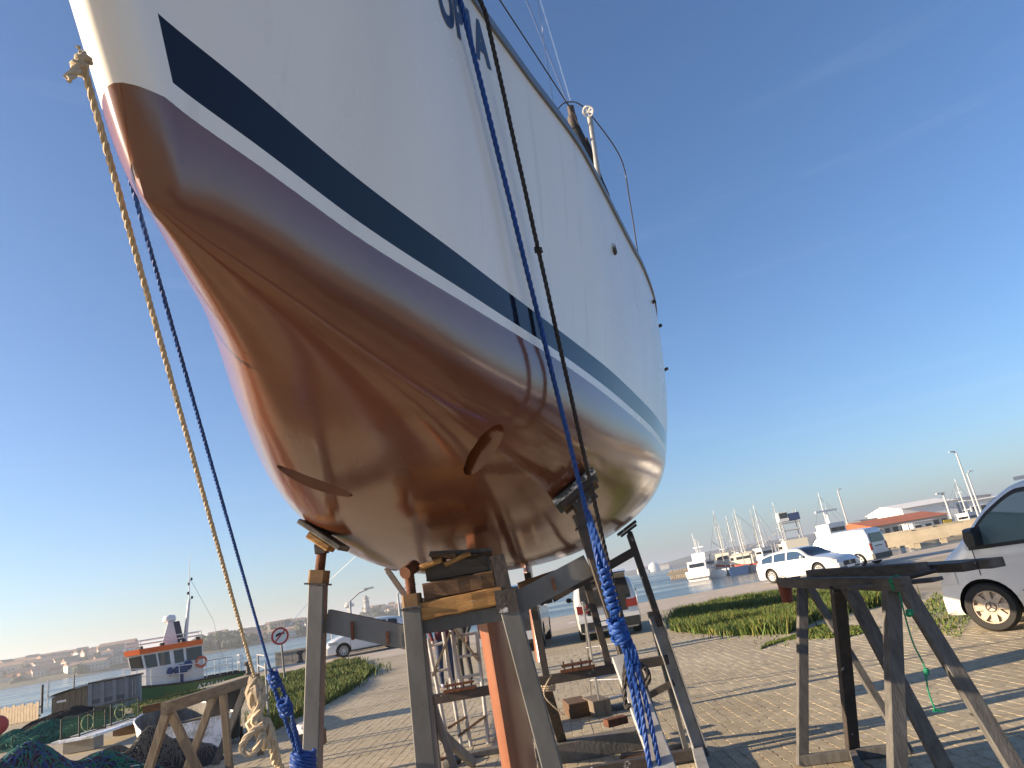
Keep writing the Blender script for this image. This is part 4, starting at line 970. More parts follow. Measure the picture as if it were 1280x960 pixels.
mb = MB(); mb.grid([[p + Vector((0, 0, -.056)) for p in r[1:4]] for r in rows[1:5]], 0, True); mb.build('tailgate_window', GLASS, c.root)
# dark van half hidden behind the keel
dv = G(648, 806); c = Car('parked_van', 'dark grey van half hidden behind the keel and rudder', 'van', (dv.x - .05, dv.y - 3.2, 0), R(86), 4.4, 1.85,
    [(0, 1.0), (.06, 1.5), (.2, 1.72), (1.5, 1.78), (2.6, 1.74), (3.2, 1.2), (3.35, 1.08), (4.1, .92), (4.4, .6)], 1.05, .12, mat('dark_car_paint', (.02, .022, .026), .3, 0, coat=1.), (.85, 3.5, .32, .21), spokes=6)
c.windows([(.4, 1.4), (1.6, 2.3), (2.4, 3.0)]); c.bx('rear_window', (-.004, 0, 1.25), (.012, 1.3, .4), GLASS); c.plate(-.012, .62); c.bx('rear_bumper', (-.03, 0, .42), (.12, 1.7, .22), mat('pale_bumper', (.5, .51, .52), .4))
for sg in (1, -1): c.bx('tail_light', (-.008, sg * .74, 1.0), (.03, .16, .4), REDLIGHT); c.mirror(2.9, 1.1, CARW) if sg == 1 else None
# white estate facing the camera, right
ms = G(1012, 727); c = Car('parked_car', 'white estate car facing the camera beyond the right trestle', 'car', (11.0, 36.0, 0), R(-60), 4.65, 1.78,
    [(0, .88), (.12, 1.02), (.55, 1.27), (1.2, 1.39), (2.2, 1.43), (2.65, 1.37), (3.35, .98), (3.5, .95), (4.35, .78), (4.65, .55)], .93, .22, CARW, (.9, 3.65, .33, .22), spokes=10)
c.windows([(.5, 1.15), (1.25, 1.95), (2.05, 3.05)], mat('blue_glass', (.03, .06, .11), .04, 0, spec=.9)); c.top_patch('windscreen', 2.6, 3.38, .94, GLASS); c.mirror(3.0, .97, CARW)
for sg in (1, -1): c.side_patch('headlight', 4.05, 4.62, .56, .70, CLEARL, (sg,), off=.01)
c.bx('grille', (4.655, 0, .48), (.03, .8, .2), PLASTIC); c.bx('number_plate', (4.68, 0, .34), (.012, .5, .1), PLATE)
mb = MB(); mb.lathe((4.675, 0, .5), (1, 0, 0), [(.075, 0), (.075, .012), (.06, .012), (.06, 0)], 16, closed=True)
for k in range(3):
    a_ = math.pi / 2 + 2 * math.pi * k / 3; mb.bar((4.68, 0, .5), (4.68, math.cos(a_) * .07, .5 + math.sin(a_) * .07), .014, .01, (1, 0, 0))
mb.build('emblem', CHROME, c.root)
c.bx('lower_intake', (4.66, 0, .3), (.03, 1.2, .08), PLASTIC); c.seam(2.0, .3, .95); c.seam(3.1, .3, .95); c.handles((1.35, 2.2), .84)
# white panel van seen from behind
c = Car('parked_van', 'white panel van seen from behind beside the white estate car', 'van', (16.75, 36.2, 0), R(128), 4.3, 1.82,
    [(0, 1.0), (.05, 1.55), (.18, 1.76), (1.5, 1.83), (2.6, 1.79), (3.2, 1.22), (3.35, 1.08), (4.05, .92), (4.3, .6)], 1.06, .13, CARW, (.75, 3.45, .31, .2), spokes=8)
c.windows([(1.55, 2.1), (2.25, 3.0)], mat('blue_glass', (.03, .06, .11)))
rot = Euler((0, R(4.5), 0)).to_matrix(); mb = MB(); mb.prism([(-.66, 0), (.66, 0), (.6, .46), (-.6, .46)], (-.012 + .0, 0, 1.08), (0, 1, 0), (.085, 0, 1), (-1, 0, 0), .012); mb.build('rear_window', GLASS, c.root)
c.plate(-.012, .80); c.bx('plate_trim', (-.012, 0, .90), (.02, .7, .04), PLASTIC); c.bx('rear_bumper', (-.03, 0, .40), (.14, 1.7, .26), PLASTIC)
for sg in (1, -1): c.bx('tail_light', (-.004, sg * .74, .88), (.03, .14, .34), REDLIGHT); c.bx('tail_light', (.06, sg * .815, .88), (.12, .03, .34), REDLIGHT)
c.seam(2.18, .35, 1.08); c.seam(1.45, .35, 1.6); c.mirror(3.0, 1.1, PLASTIC); c.side_patch('rub_strip', .9, 3.0, .52, .6, PLASTIC)
# near white van cut by the right edge of the picture
VRZ = R(132); wv = G(1250, 790)
VT = (wv.x - math.cos(VRZ) * 4.15 + math.sin(VRZ) * .88, wv.y - math.sin(VRZ) * 4.15 - math.cos(VRZ) * .88, 0)
vt = Car('parked_van', 'near white van with brown dusty hubcap cut off at the right edge', 'van', VT, VRZ, 4.75, 1.9,
    [(0, 1.2), (.08, 1.72), (.3, 1.87), (2, 1.92), (3.35, 1.88), (3.8, 1.66), (4.2, 1.28), (4.34, 1.16), (4.6, .98), (4.70, .8), (4.74, .55)], 1.1, .16, CARW, (.9, 4.15, .325, .2), rim=CAP, spokes=8, holes=True, low=.24)
v = vt
v.side_patch('window_rubber', 3.08, 4.16, 1.09, lambda x: min(v.top(x) - .075, 1.80), BLACK, off=.004, n=20)
CLRG = mat('cab_glass', (.35, .5, .48), .03, 0, spec=.7)
v.side_patch('side_window', 3.15, 3.95, 1.14, lambda x: min(v.top(x) - .13, 1.74), mat('green_tinted_glass', (.09, .14, .14), .03, 0, spec=1.), off=.008, n=20)
v.side_patch('side_window', 1.9, 2.92, 1.12, 1.74, mat('blue_glass', (.03, .06, .11)), off=.008)
v.top_patch('windscreen', 3.7, 4.3, .9, GLASS)
v.seam(3.0, .34, 1.82); v.seam(4.12, .75, 1.12)
v.side_patch('rub_strip', .4, 3.7, .50, .515, PLASTIC, off=.012); v.side_patch('rub_strip', .4, 3.65, .58, .588, PLASTIC, off=.004); v.side_patch('sill', 1.3, 3.72, .24, .33, STEEL, off=.004)
v.side_patch('body_crease', 1.0, 3.9, lambda x: .86 + .02 * x, lambda x: .875 + .02 * x, CARW, off=.012)
v.handles((3.17,), .98); v.bx('filler_flap', (4.3, v.hw(4.3, .86) + .004, .86), (.05, .01, .03), mat('orange_lens', (.5, .2, .05), .3))
for sg in (1, -1):
    y = sg * (v.hw(4.0, 1.15)); mb = MB(); rows = []
    for k in range(6):
        t = k / 5; rows.append([Vector((4.02 + .03 * math.sin(t * 3) + dx, y + sg * (.02 + .27 * t), 1.15 + dz * (1 - .18 * t * t))) for dx, dz in ((-.05, 0), (.05, .0), (.07, .11), (.05, .24), (-.05, .24), (-.06, .12), (-.05, 0))])
    mb.grid(rows); mb.add(rows[-1][:-1], [tuple(range(6))]); mb.build('mirror', PLASTIC, v.root, 50)
    v.side_patch('headlight', 4.45, 4.69, .66, .86, CLEARL, (sg,), off=.01)
v.bx('front_bumper', (4.74, 0, .45), (.06, 1.2, .3), PLASTIC)
v.bx('roof_rail', (2.9, .72, 1.925), (1.0, .04, .05), CARW)
# ================================================================ THINGS UNDER AND BEHIND THE YACHT
def person(label, loc, rz, jacket, trousers, shoe, h=1.72):
    root = thing('person', label, 'person', loc, rz, None); k = h / 1.72
    J = {'pel': (0, 0, .95), 'bel': (0, .01, 1.1), 'che': (0, 0, 1.32), 'nec': (0, .01, 1.47), 'hea': (0, .02, 1.56), 'top': (0, .02, 1.66),
         'hl': (.09, 0, .9), 'kl': (.105, .02, .5), 'al': (.11, -.01, .1), 'tl': (.125, .12, .045), 'hr': (-.09, 0, .9), 'kr': (-.10, .03, .5), 'ar': (-.11, -.01, .1), 'tr': (-.125, .12, .045),
         'sl': (.18, 0, 1.4), 'el': (.25, -.03, 1.13), 'wl': (.22, .1, .93), 'sr': (-.18, 0, 1.4), 'er': (-.25, -.03, 1.13), 'wr': (-.22, .1, .93)}
    rad = {'pel': (.15, .11), 'bel': (.14, .105), 'che': (.17, .12), 'nec': .055, 'hea': (.085, .1), 'top': (.06, .07), 'hl': .092, 'kl': .06, 'al': .042, 'tl': (.04, .03), 'hr': .092, 'kr': .06, 'ar': .042, 'tr': (.04, .03), 'sl': .07, 'el': .048, 'wl': .036, 'sr': .07, 'er': .048, 'wr': .036}
    E_ = [('pel', 'bel'), ('bel', 'che'), ('che', 'nec'), ('nec', 'hea'), ('hea', 'top'), ('pel', 'hl'), ('hl', 'kl'), ('kl', 'al'), ('al', 'tl'), ('pel', 'hr'), ('hr', 'kr'), ('kr', 'ar'), ('ar', 'tr'), ('che', 'sl'), ('sl', 'el'), ('el', 'wl'), ('che', 'sr'), ('sr', 'er'), ('er', 'wr')]
    for sg, w_ in ((1, 'wl'), (-1, 'wr')):                     # palm, four fingers and a thumb
        bx_, by_, bz_ = J[w_]; pn = 'p' + w_; J[pn] = (bx_, by_ + .03, bz_ - .07); rad[pn] = (.02, .034); E_.append((w_, pn))
        for q in range(4):
            f1, f2 = 'f%d%s' % (q, w_), 'g%d%s' % (q, w_); oy = -.028 + q * .019; ln = (.075, .085, .08, .062)[3 - q]
            J[f1] = (bx_, by_ + .035 + oy, bz_ - .085 - ln * .5); J[f2] = (bx_ - sg * .012, by_ + .045 + oy, bz_ - .085 - ln); rad[f1] = .0085; rad[f2] = .0075; E_ += [(pn, f1), (f1, f2)]
        J['t' + w_ + 'h'] = (bx_ - sg * .01, by_ + .075, bz_ - .075); rad['t' + w_ + 'h'] = .009; E_.append((pn, 't' + w_ + 'h'))
    nm = list(J); idx = {n_: i for i, n_ in enumerate(nm)}
    o = skin_mesh('body', [tuple(c * k for c in J[n_]) for n_ in nm], [(idx[a_], idx[b_]) for a_, b_ in E_], [rad[n_] for n_ in nm], mat('skin', (.42, .25, .17), .6), root, 2, idx['pel'])
    me = o.data
    for m_ in (jacket, trousers, shoe): me.materials.append(m_)
    for p in me.polygons:
        z = p.center.z / k; x = abs(p.center.x)
        if z < .11: p.material_index = 3
        elif z < .93 and not (x > .17): p.material_index = 2
        elif z < 1.45 and not (x > .17 and z < .93): p.material_index = 1
    mb = MB(); mb.blob((0, -.005, 1.615 * k), .105, 14, .04, 3, 0, (.92, 1.02, .95)); hd = mb.build('hair', mat('dark_hair', (.03, .022, .016), .8), root, 60)
    for sg in (1, -1):
        mb = MB(); mb.blob((sg * .035, .112 * k, 1.575 * k), .011, 8, 0); mb.build('eye', mat('eye', (.05, .04, .035), .2), root, 60)
    mb = MB(); mb.blob((0, .125 * k, 1.545 * k), .016, 8, 0, 0, 0, (.8, 1, 1.2)); mb.build('nose', mat('skin', (.42, .25, .17)), root, 60)
    return root
JEANS = mat('dark_jeans', (.02, .03, .07), .85, 0, (.035, .05, .1), 30, .7); MAROON = mat('maroon_jacket', (.10, .012, .022), .8, 0, (.07, .01, .018), 20, .7)
GREYT = mat('grey_trousers', (.075, .072, .068), .9, 0, (.05, .05, .048), 20, .7); DARKJ = mat('dark_jacket', (.03, .03, .033), .85, 0, (.05, .05, .05), 20, .7); SHOE = mat('pale_shoes', (.55, .45, .45), .7); SHOED = mat('dark_shoes', (.03, .025, .02), .7)
q = G(561, 861); person('standing person in maroon jacket and dark jeans behind the white scaffold ladder', (q.x, q.y, 0), R(200), MAROON, JEANS, SHOE)
q = G(585, 853); person('standing person in grey trousers behind the cradle next to the keel', (q.x, q.y, 0), R(150), DARKJ, GREYT, SHOED, 1.76)
# white scaffold ladder
sc = thing('scaffold_ladder', 'white tubular scaffold frame with timber braces left of the keel', 'ladder', tuple(G(566, 925)))
def rel(root, name, mb, m_, sm=None):
    o = mb.build(name, m_, root, sm); o.location = -Vector(root.location); return o
SY = 8.6
def sp_(px, py, dy=0): return P(px, py, SY + dy)
WT = mat('chalky_white_tube', (.46, .46, .45), .6, 0, (.34, .33, .32), 10, .7)
A1, A2 = sp_(554, 788), G(577, 936); A2.z = 0; B1, B2 = sp_(565, 787, -.02), Vector((G(577, 936).x + .02, SY, 0))
for a_, b_ in (((554, 790), (577, 934)), ((564, 788), (584, 905)), ((535, 798), (553, 893)), ((596, 792), (608, 905))):
    p0 = P(*a_, SY); p1 = ground_of(p0, P(*b_, SY)); p1.z = 0; mb = MB(); mb.tube([p0, p1], .022, 10); rel(sc, 'post', mb, WT, 40)
for a_, b_ in (((534, 808), (556, 803)), ((538, 840), (562, 836)), ((566, 796), (596, 791)), ((570, 822), (600, 817)), ((573, 848), (603, 842)), ((560, 868), (585, 864))):
    mb = MB(); mb.tube([P(*a_, SY), P(*b_, SY)], .017, 8); rel(sc, 'rung', mb, WT, 40)
for a_, b_ in (((563, 790), (541, 845)), ((568, 786), (598, 826)), ((560, 910), (583, 896)), ((573, 920), (607, 895))):
    mb = MB(); mb.bar(P(*a_, SY - .05), P(*b_, SY - .05), .05, .025); rel(sc, 'brace', mb, WOOD_B if a_[1] > 800 else WOOD)
# aluminium ladder right of the rudder
ld = thing('folding_ladder', 'thin aluminium folding ladder standing under the stern', 'ladder', tuple(G(765, 885)))
tops = [P(728, 752, 8.9), P(764, 744, 8.9)]; lows = [G(752, 894), G(790, 884)]; back = [G(739, 872), G(777, 873)]
for t_, l_, b_ in zip(tops, lows, back):
    mb = MB(); mb.tube([t_, l_], .014, 8); rel(ld, 'rail', mb, ALU, 40); mb = MB(); mb.tube([t_ + Vector((.02, .04, -.02)), b_], .012, 8); rel(ld, 'rail', mb, ALU, 40)
mb = MB(); mb.tube(smooth_path([tops[1], tops[1] + Vector((-.02, 0, .1)), tops[1] + Vector((-.12, 0, .12)), tops[1] + Vector((-.2, 0, .1))], 5), .014, 8); rel(ld, 'hook', mb, ALU, 40)
for k in range(5):
    t = .08 + .2 * k; mb = MB(); mb.tube([tops[0].lerp(lows[0], t), tops[1].lerp(lows[1], t)], .014, 8); rel(ld, 'rung', mb, ALU, 40)
for k in (.45, .8):
    mb = MB(); mb.tube([tops[0].lerp(back[0], k), tops[1].lerp(back[1], k)], .010, 8); rel(ld, 'rung', mb, ALU, 40)
# timber and concrete lying on the paving
GRP = 'timber pieces lying on the paving'
def lying(label, px, py, d, rz, m_, z0=0.0, name='timber_block', cat='timber'):
    g = G(px, py); mb = MB(); mb.box((0, 0, d[2] / 2), d); o = mb.build(name, m_); o.location = (g.x, g.y, z0); o.rotation_euler = (0, 0, rz)
    bv = o.modifiers.new('bevel', 'BEVEL'); bv.width = .008; bv.segments = 2
    return tag(o, label, cat, GRP if cat == 'timber' else None)
lying('brown timber end beside the ladder foot', 722, 893, (.26, .5, .17), R(8), WOOD_B)
lying('pale sawn timber block at the ladder foot', 748, 892, (.22, .5, .18), R(12), WOOD)
lying('long grey board on the paving right of the ladder foot', 778, 886, (.45, .12, .05), R(2), WOOD_G)
lying('open yellow pine box end near the keel foot', 654, 921, (.28, .4, .16), R(-6), WOOD_Y)
lying('reddish timber offcut leaning by the keel foot', 663, 912, (.2, .35, .24), R(20), mat('reddish_timber', (.19, .08, .05), .85, 0, (.12, .05, .03), 8, .7))
lying('long grey concrete sleeper lying under the stern', 748, 944, (1.15, .2, .17), R(2), mat('grey_sleeper', (.16, .15, .135), .95, 0, (.10, .095, .085), 7, .7, .4, 30), 0, 'concrete_sleeper', 'sleeper')
lying('rusty iron lump on the concrete sleeper under the stern', 775, 930, (.22, .12, .07), R(20), RUST, .171, 'iron_lump', 'scrap')
lying('broken pale brick beside the rear cradle foot', 838, 946, (.22, .16, .09), R(30), WOOD, 0, 'broken_brick', 'brick')
lying('short dark timber by the front right cradle leg', 800, 957, (.3, .12, .1), R(-10), WOOD_B)
lying('low grey plank beside the keel bottom', 600, 945, (.5, .14, .06), R(4), WOOD_G)
lying('rust brown flat bar on paving left of the keel', 556, 950, (.5, .05, .03), R(6), RUST, 0, 'flat_bar', 'scrap')
bt = thing('bottle', 'dark bottle lying on the paving left of the keel', 'bottle', tuple(G(570, 956)), R(60)); mb = MB(); mb.lathe((0, 0, .045), (1, 0, 0), [(.0, -.16), (.045, -.155), (.045, .05), (.016, .1), (.016, .17), (0, .17)], 16); mb.build('glass_body', PLASTIC, bt, 40)
mb = MB(); mb.lathe((0, 0, .045), (1, 0, 0), [(.018, .165), (.018, .19), (0, .19)], 12); mb.build('cap', STEEL, bt, 40)
lc = MB(); rope(lc, smooth_path([P(668, 840, 6.3), P(676, 865, 6.32), P(668, 885, 6.3), P(678, 905, 6.3), P(672, 925, 6.4), P(680, 940, 6.5)], 8), .006); rope(lc, smooth_path([P(690, 842, 6.32), P(680, 868, 6.3), P(700, 890, 6.3), P(706, 894, 6.3)], 6), .006); coil(lc, P(685, 860, 6.36), (.2, 0, 1), .06, .007, 3, .05)
rope_thing('lashing_cord', 'pale cord lashed round the rear cradle post below the rudder', lc, WHITE_ROPE)
bb = thing('battery_box', 'black box with crumpled white sheet on top beside the left cradle upright', 'box', (P(388, 940, 3.75).x, 3.75, 0))
z_ = P(388, 915, 3.75).z
mb = MB(); mb.box((0, 0, z_ / 2 - .04), (.05, .05, z_ - .08)); mb.build('stand', STEEL_D, bb)
mb = MB(); mb.box((0, 0, z_ - .035), (.13, .13, .07)); mb.build('case', PLASTIC, bb)
mb = MB(); mb.blob((0, 0, z_ + .02), .075, 14, .18, 5, 0, (1, .9, .42)); mb.build('crumpled_sheet', WHITE, bb)
# ================================================================ LEFT: gear on the quay, pilot boat
# black bin
bn = thing('wheelie_bin', 'black plastic wheelie bin behind the left trestle', 'bin', tuple(G(283, 930)), R(20))
mb = MB(); rows = []
for z, w_, d_ in ((.08, .20, .21), (.6, .245, .26), (.82, .265, .28)):
    rows.append([Vector((-w_, -d_, z)), Vector((w_, -d_, z)), Vector((w_, d_, z)), Vector((-w_, d_, z)), Vector((-w_, -d_, z))])
mb.grid(rows); mb.add(rows[0][:4], [(0, 1, 2, 3)]); mb.build('body', PLASTIC, bn)
mb = MB(); mb.box((0, 0, .85), (.58, .62, .05), Euler((R(3), 0, 0)).to_matrix()); mb.box((0, -.33, .84), (.4, .05, .06)); mb.build('lid', PLASTIC, bn)
for sg in (1, -1):
    mb = MB(); mb.lathe((sg * .22, .2, .1), (1, 0, 0), [(.1, -.025), (.1, .025)], 16); mb.build('wheel', BLACK, bn)
sx_ = MB()
sk = mat('flaking_white_hull', (.60, .58, .53), .75, 0, (.48, .46, .41), 5, .7, .3, 30, col3=(.20, .075, .03), scale3=2.2, thr3=.47)
# derelict white skiff, rusty
q = G(235, 955); q2 = G(150, 940); skf = thing('derelict_skiff', 'derelict white skiff with rust streaks lying behind the left trestle', 'boat', (q.x - .25, q.y + .55, 0), R(124))
def skiff_hull(L_, B_, H_, n=16):
    rows = []
    for i in range(n + 1):
        t = i / n; w_ = B_ / 2 * (1 - max(0, (t - .45) / .55) ** 2.2); sh = H_ * (1 + .35 * t * t); k = .12 * t ** 3
        rows.append([Vector((t * L_, w_, sh)), Vector((t * L_, w_ * .93, sh * .55)), Vector((t * L_, w_ * .72, .06 + k)), Vector((t * L_, 0, .0 + k * 1.4)), Vector((t * L_, -w_ * .72, .06 + k)), Vector((t * L_, -w_ * .93, sh * .55)), Vector((t * L_, -w_, sh))])
    return rows
rows = skiff_hull(2.9, 1.3, .5); mb = MB(); mb.grid(rows); mb.add(rows[0], [(0, 1, 2, 3, 4, 5, 6)]); mb.build('hull', sk, skf, 40)
mb = MB(); mb.grid([[p * 1.0 + Vector((0, -.03 if p.y > 0 else .03, .012)) for p in r] for r in rows]); mb.build('inner_hull', mat('grey_inner_hull', (.2, .19, .17), .9, 0, (.1, .09, .08), 5, .7), skf)
for sg in (0, -1):
    mb = MB(); mb.tube([r[sg] + Vector((0, 0, .015)) for r in rows], .014, 8); mb.build('gunwale', sk, skf, 40)
for x in (.7, 1.7):
    mb = MB(); mb.box((x, 0, .38), (.22, 1.16, .03)); mb.build('thwart', WOOD, skf)
pf = MB(); pa, pb_ = G(90, 924, .27), G(174, 896, .27)
for k in range(1): pass
plat = thing('white_hatch_board', 'white board lying across crates in front of the green fish traps', 'board', (pa.x, pa.y, 0), 0)
dv_ = (pb_ - pa); dn = Vector((dv_.x, dv_.y, 0)).normalized(); sd_ = Vector((-dn.y, dn.x, 0))
mb = MB(); mb.bar(Vector((0, 0, .25)), Vector((dv_.x, dv_.y, .25)), .8, .05, ch=.008); mb.build('panel', sk, plat)
for t in (.15, .85):
    mb = MB(); c_ = Vector((dv_.x * t, dv_.y * t, .11)); mb.bar(c_ - sd_ * .3, c_ + sd_ * .3, .35, .22); mb.build('crate', WOOD_B if t > .5 else CONC, plat)
# fish traps standing on the board
TRAPF = mat('trap_frame', (.02, .025, .02), .6); NETG = mat('green_mesh', (.05, .16, .06), .7, 0, (.12, .2, .05), 20, .7)
def trap(label, c, d, ln, h, dp):
    tr_ = thing('fish_trap', label, 'fish trap', tuple(c), math.atan2(d.y, d.x), 'green fish traps on the white board')
    for x in (0, ln):
        for y in (0, dp):
            mb = MB(); mb.tube([(x, y, 0), (x, y, h)], .018, 8); mb.build('frame_post', TRAPF, tr_, 40)
    for z in (.02, h):
        for y in (0, dp):
            mb = MB(); mb.tube([(0, y, z), (ln, y, z)], .012, 6); mb.build('frame_bar', TRAPF, tr_, 40)
        for x in (0, ln):
            mb = MB(); mb.tube([(x, 0, z), (x, dp, z)], .012, 6); mb.build('frame_bar', TRAPF, tr_, 40)
    mb = MB(); s_ = .06
    for y in (0, dp):
        for k in range(int(ln / s_)): mb.tube([(k * s_, y, 0), (k * s_, y, h)], .0022, 3, cap=False)
        for k in range(int(h / s_)): mb.tube([(0, y, k * s_), (ln, y, k * s_)], .0022, 3, cap=False)
    for x in (0, ln):
        for k in range(int(dp / s_)): mb.tube([(x, k * s_, 0), (x, k * s_, h)], .0022, 3, cap=False)
        for k in range(int(h / s_)): mb.tube([(x, 0, k * s_), (x, dp, k * s_)], .0022, 3, cap=False)
    kind(mb.build('netting', NETG, tr_), 'stuff')
    mb = MB(); mb.lathe((ln * .5, dp * .3, h * .52), (.3, 1, 0), [(.16, 0), (.15, .015), (.14, 0)], 20, closed=True); mb.build('entry_ring', mat('pale_hoop', (.4, .42, .2), .6), tr_, 40)
    return tr_
b0_ = Vector((pa.x, pa.y, .277)); trap('green mesh fish trap with pale hoop, left of the pair on the white board', b0_ + dn * .15 + sd_ * -.05, dn, dv_.length * .36, .38, .35)
trap('green mesh fish trap, right of the pair on the white board', b0_ + dn * dv_.length * .5 + sd_ * -.05, dn, dv_.length * .45, .42, .35)
# net heaps: lumpy mounds covered with cords
def heap(name, label, c, rx, ry, h, mats_, seed, cords=260, rr=.006, rz=0):
    root = thing(name, label, 'net', c, rz); rnd = random.Random(seed); n = 34; m2 = 34
    ph = [(rnd.uniform(0, 6.28), rnd.uniform(1.5, 5), rnd.uniform(1.5, 5), rnd.uniform(.04, .13)) for _ in range(9)]
    def hz(x, y):
        d = (x / rx) ** 2 + (y / ry) ** 2
        if d >= 1: return 0.
        b_ = (1 - d) ** .6; q = sum(a_ * math.sin(u_ * x / rx * 2 + p_) * math.cos(v_ * y / ry * 2 + p_) for p_, u_, v_, a_ in ph); return max(0., h * b_ * (1 + q))
    rows = [[Vector((rx * (2 * i / n - 1), ry * (2 * j / m2 - 1), hz(rx * (2 * i / n - 1), ry * (2 * j / m2 - 1)) - .005)) for j in range(m2 + 1)] for i in range(n + 1)]
    mb = MB(); mb.grid(rows); mb.build('heap_body', mats_[0], root, 60)
    for q, m_ in enumerate(mats_[1:]):
        mb = MB()
        for k in range(cords):
            a_ = rnd.uniform(0, 6.28); r0_ = rnd.uniform(0, .85) ** .6; x, y = math.cos(a_) * r0_ * rx, math.sin(a_) * r0_ * ry; d = rnd.uniform(0, 6.28); pts = []
            for t in range(9):
                pts.append((x, y, hz(x, y) + rr * rnd.uniform(.4, 2.5))); d += rnd.gauss(0, .5); x += math.cos(d) * .07; y += math.sin(d) * .07
                if (x / rx) ** 2 + (y / ry) ** 2 > .97: break
            if len(pts) > 2: mb.tube(pts, rr, 4, cap=False)
        kind(mb.build('cords', m_, root, 60), 'stuff')
    return root
NB1 = mat('dark_net', (.012, .014, .02), .9, 0, (.03, .03, .045), 25, .8, .6, 60); NBB = mat('blue_net_cord', (.02, .06, .22), .7); NPP = mat('purple_net_cord', (.05, .035, .05), .8); NGG = mat('green_net_cord', (.01, .16, .10), .7); NTL = mat('pale_net_cord', (.35, .42, .5), .7)
q = G(52, 985); heap('net_heap', 'heap of dark blue and purple fishing net in the bottom left corner', (-6.6, 8.5, 0), 1.9, 1.3, .56, [NB1, NPP, NBB, NGG], 11, 420, .007, R(20))
q = G(165, 960); heap('net_heap', 'grey black netting heap in front of the derelict skiff', (-5.9, 10.2, 0), 1.1, .5, .42, [NB1, mat('grey_net_cord', (.14, .13, .11), .8)], 12, 420, .005, R(35))
q = G(58, 928); heap('net_heap', 'green trawl net pile in front of the wooden shed', (q.x - .3, q.y + .5, 0), 1.6, .9, .32, [mat('deep_green_net', (.006, .055, .04), .85, 0, (.012, .10, .07), 8, .8, .6, 30), NGG, mat('dark_green_cord', (.006, .06, .045), .8)], 13, 700, .010, R(25))
q = G(80, 911); heap('net_heap', 'black net pile right behind the green trawl net', (q.x - .2, q.y + .6, 0), 1.5, .9, .36, [NB1, mat('black_cord', (.012, .012, .015), .8)], 14, 500, .010, R(10))
# round red float and blue tray at the left edge
fl = thing('red_float', 'round red float at the left picture edge', 'float', (G(-4, 925).x, G(-4, 925).y, 0)); mb = MB(); mb.lathe((0, 0, .38), (.55, -.83, 0), [(0, -.12), (.14, -.11), (.24, -.07), (.27, 0), (.24, .07), (.14, .11), (0, .12)], 24); mb.build('body', mat('red_float', (.50, .05, .045), .5), fl, 40)
mb = MB(); mb.tube([Vector((-.03, -.13, .3)), Vector((-.03, -.13, .48))], .02, 8); mb.build('handle', WHITE, fl)
mb = MB(); mb.box((0, 0, .06), (.5, .3, .12)); mb.build('stand', WOOD_B, fl)
bt_ = tag(MB().box((0, 0, .08), (.5, .35, .16)).build('fish_tray', mat('blue_plastic', (.015, .14, .36), .5)), 'blue plastic fish tray below the red float at left', 'tray'); g = G(8, 929); bt_.location = (g.x + .1, g.y - .1, 0)
# container, shed, fence, posts
CONT = mat('grey_blue_container', (.20, .225, .26), .6, .1, (.15, .165, .185), 2, .7, .15, 20, col3=(.12, .10, .09), scale3=2, thr3=.68)
a_ = G(112, 893); b_ = G(176, 880); ct = thing('skip_container', 'grey steel skip container in front of the pilot boat', 'container', tuple(a_), math.atan2(b_.y - a_.y, b_.x - a_.x))
W_ = (b_ - a_).length * .86; ct.rotation_euler.z = R(24); W_ = 1.5
mb = MB(); mb.box((W_ / 2, .5, .5), (W_, 1.0, .95)); mb.build('box', CONT, ct)
for k in range(5):
    mb = MB(); mb.box((W_ * (k + .02) / 4 if k < 4 else W_ - .03, -.03, .5), (.13, .06, .95)); mb.build('rib', CONT, ct)
mb = MB(); mb.box((W_ / 2, .5, 1.0), (W_ + .12, 1.1, .06)); mb.build('rim', STEEL_D, ct)
for k in range(3):
    mb = MB(); mb.box((W_ * (k + .53) / 4 + .12 * 0, -.006, .38), (.34, .012, .14)); mb.build('panel_recess', mat('dark_panel', (.07, .085, .115), .7), ct)
    for z in (.66, .76, .86):
        mb = MB(); mb.box((W_ * (k + .53) / 4, -.008, z), (.34, .016, .03)); mb.build('ridge', CONT, ct)
mb = MB(); mb.bar((W_ * .88, -.07, .35), (W_ * .88, -.07, .85), .03, .03); mb.bar((W_ * .94, -.07, .35), (W_ * .94, -.07, .85), .03, .03); mb.build('lock_bar', STEEL_L, ct)
a_ = G(64, 898); b_ = G(101, 888); shd = thing('plank_shed', 'small dark wooden shed with sloping roof by the net piles', 'shed', tuple(a_), R(18)); SW = 1.75
SHW = mat('shed_wood', (.20, .165, .12), .9, 0, (.11, .09, .065), 4, .7, .3, 20, stretch=(6, 6, .7))
for k in range(9):
    x0_, x1_ = SW * k / 9, SW * (k + 1) / 9 - .012; f = lambda x: .68 + .30 * (x / SW) ** .7
    mb = MB(); mb.prism([(x0_, 0), (x1_, 0), (x1_, f(x1_)), (x0_, f(x0_))], (0, .0 + .006 * (k % 2), 0), (1, 0, 0), (0, 0, 1), (0, 1, 0), .03); mb.build('plank', SHW, shd)
mb = MB(); mb.prism([(0, 0), (SW, 0), (SW, .97), (SW * .5, .86), (0, .67)], (0, .04, 0), (1, 0, 0), (0, 0, 1), (0, 1, 0), 1.4); mb.build('wall', SHW, shd)
mb = MB(); mb.grid([[Vector((-.12 + (SW + .2) * k / 8, y, 0.74 + .30 * max(0, k / 8) ** .7)) for y in (-.12, 1.5)] for k in range(9)]); mb.grid([[Vector((-.12 + (SW + .2) * k / 8, y, 0.70 + .30 * max(0, k / 8) ** .7)) for y in (-.12, 1.5)] for k in range(9)], 0, True); mb.build('roof', STEEL_D, shd)
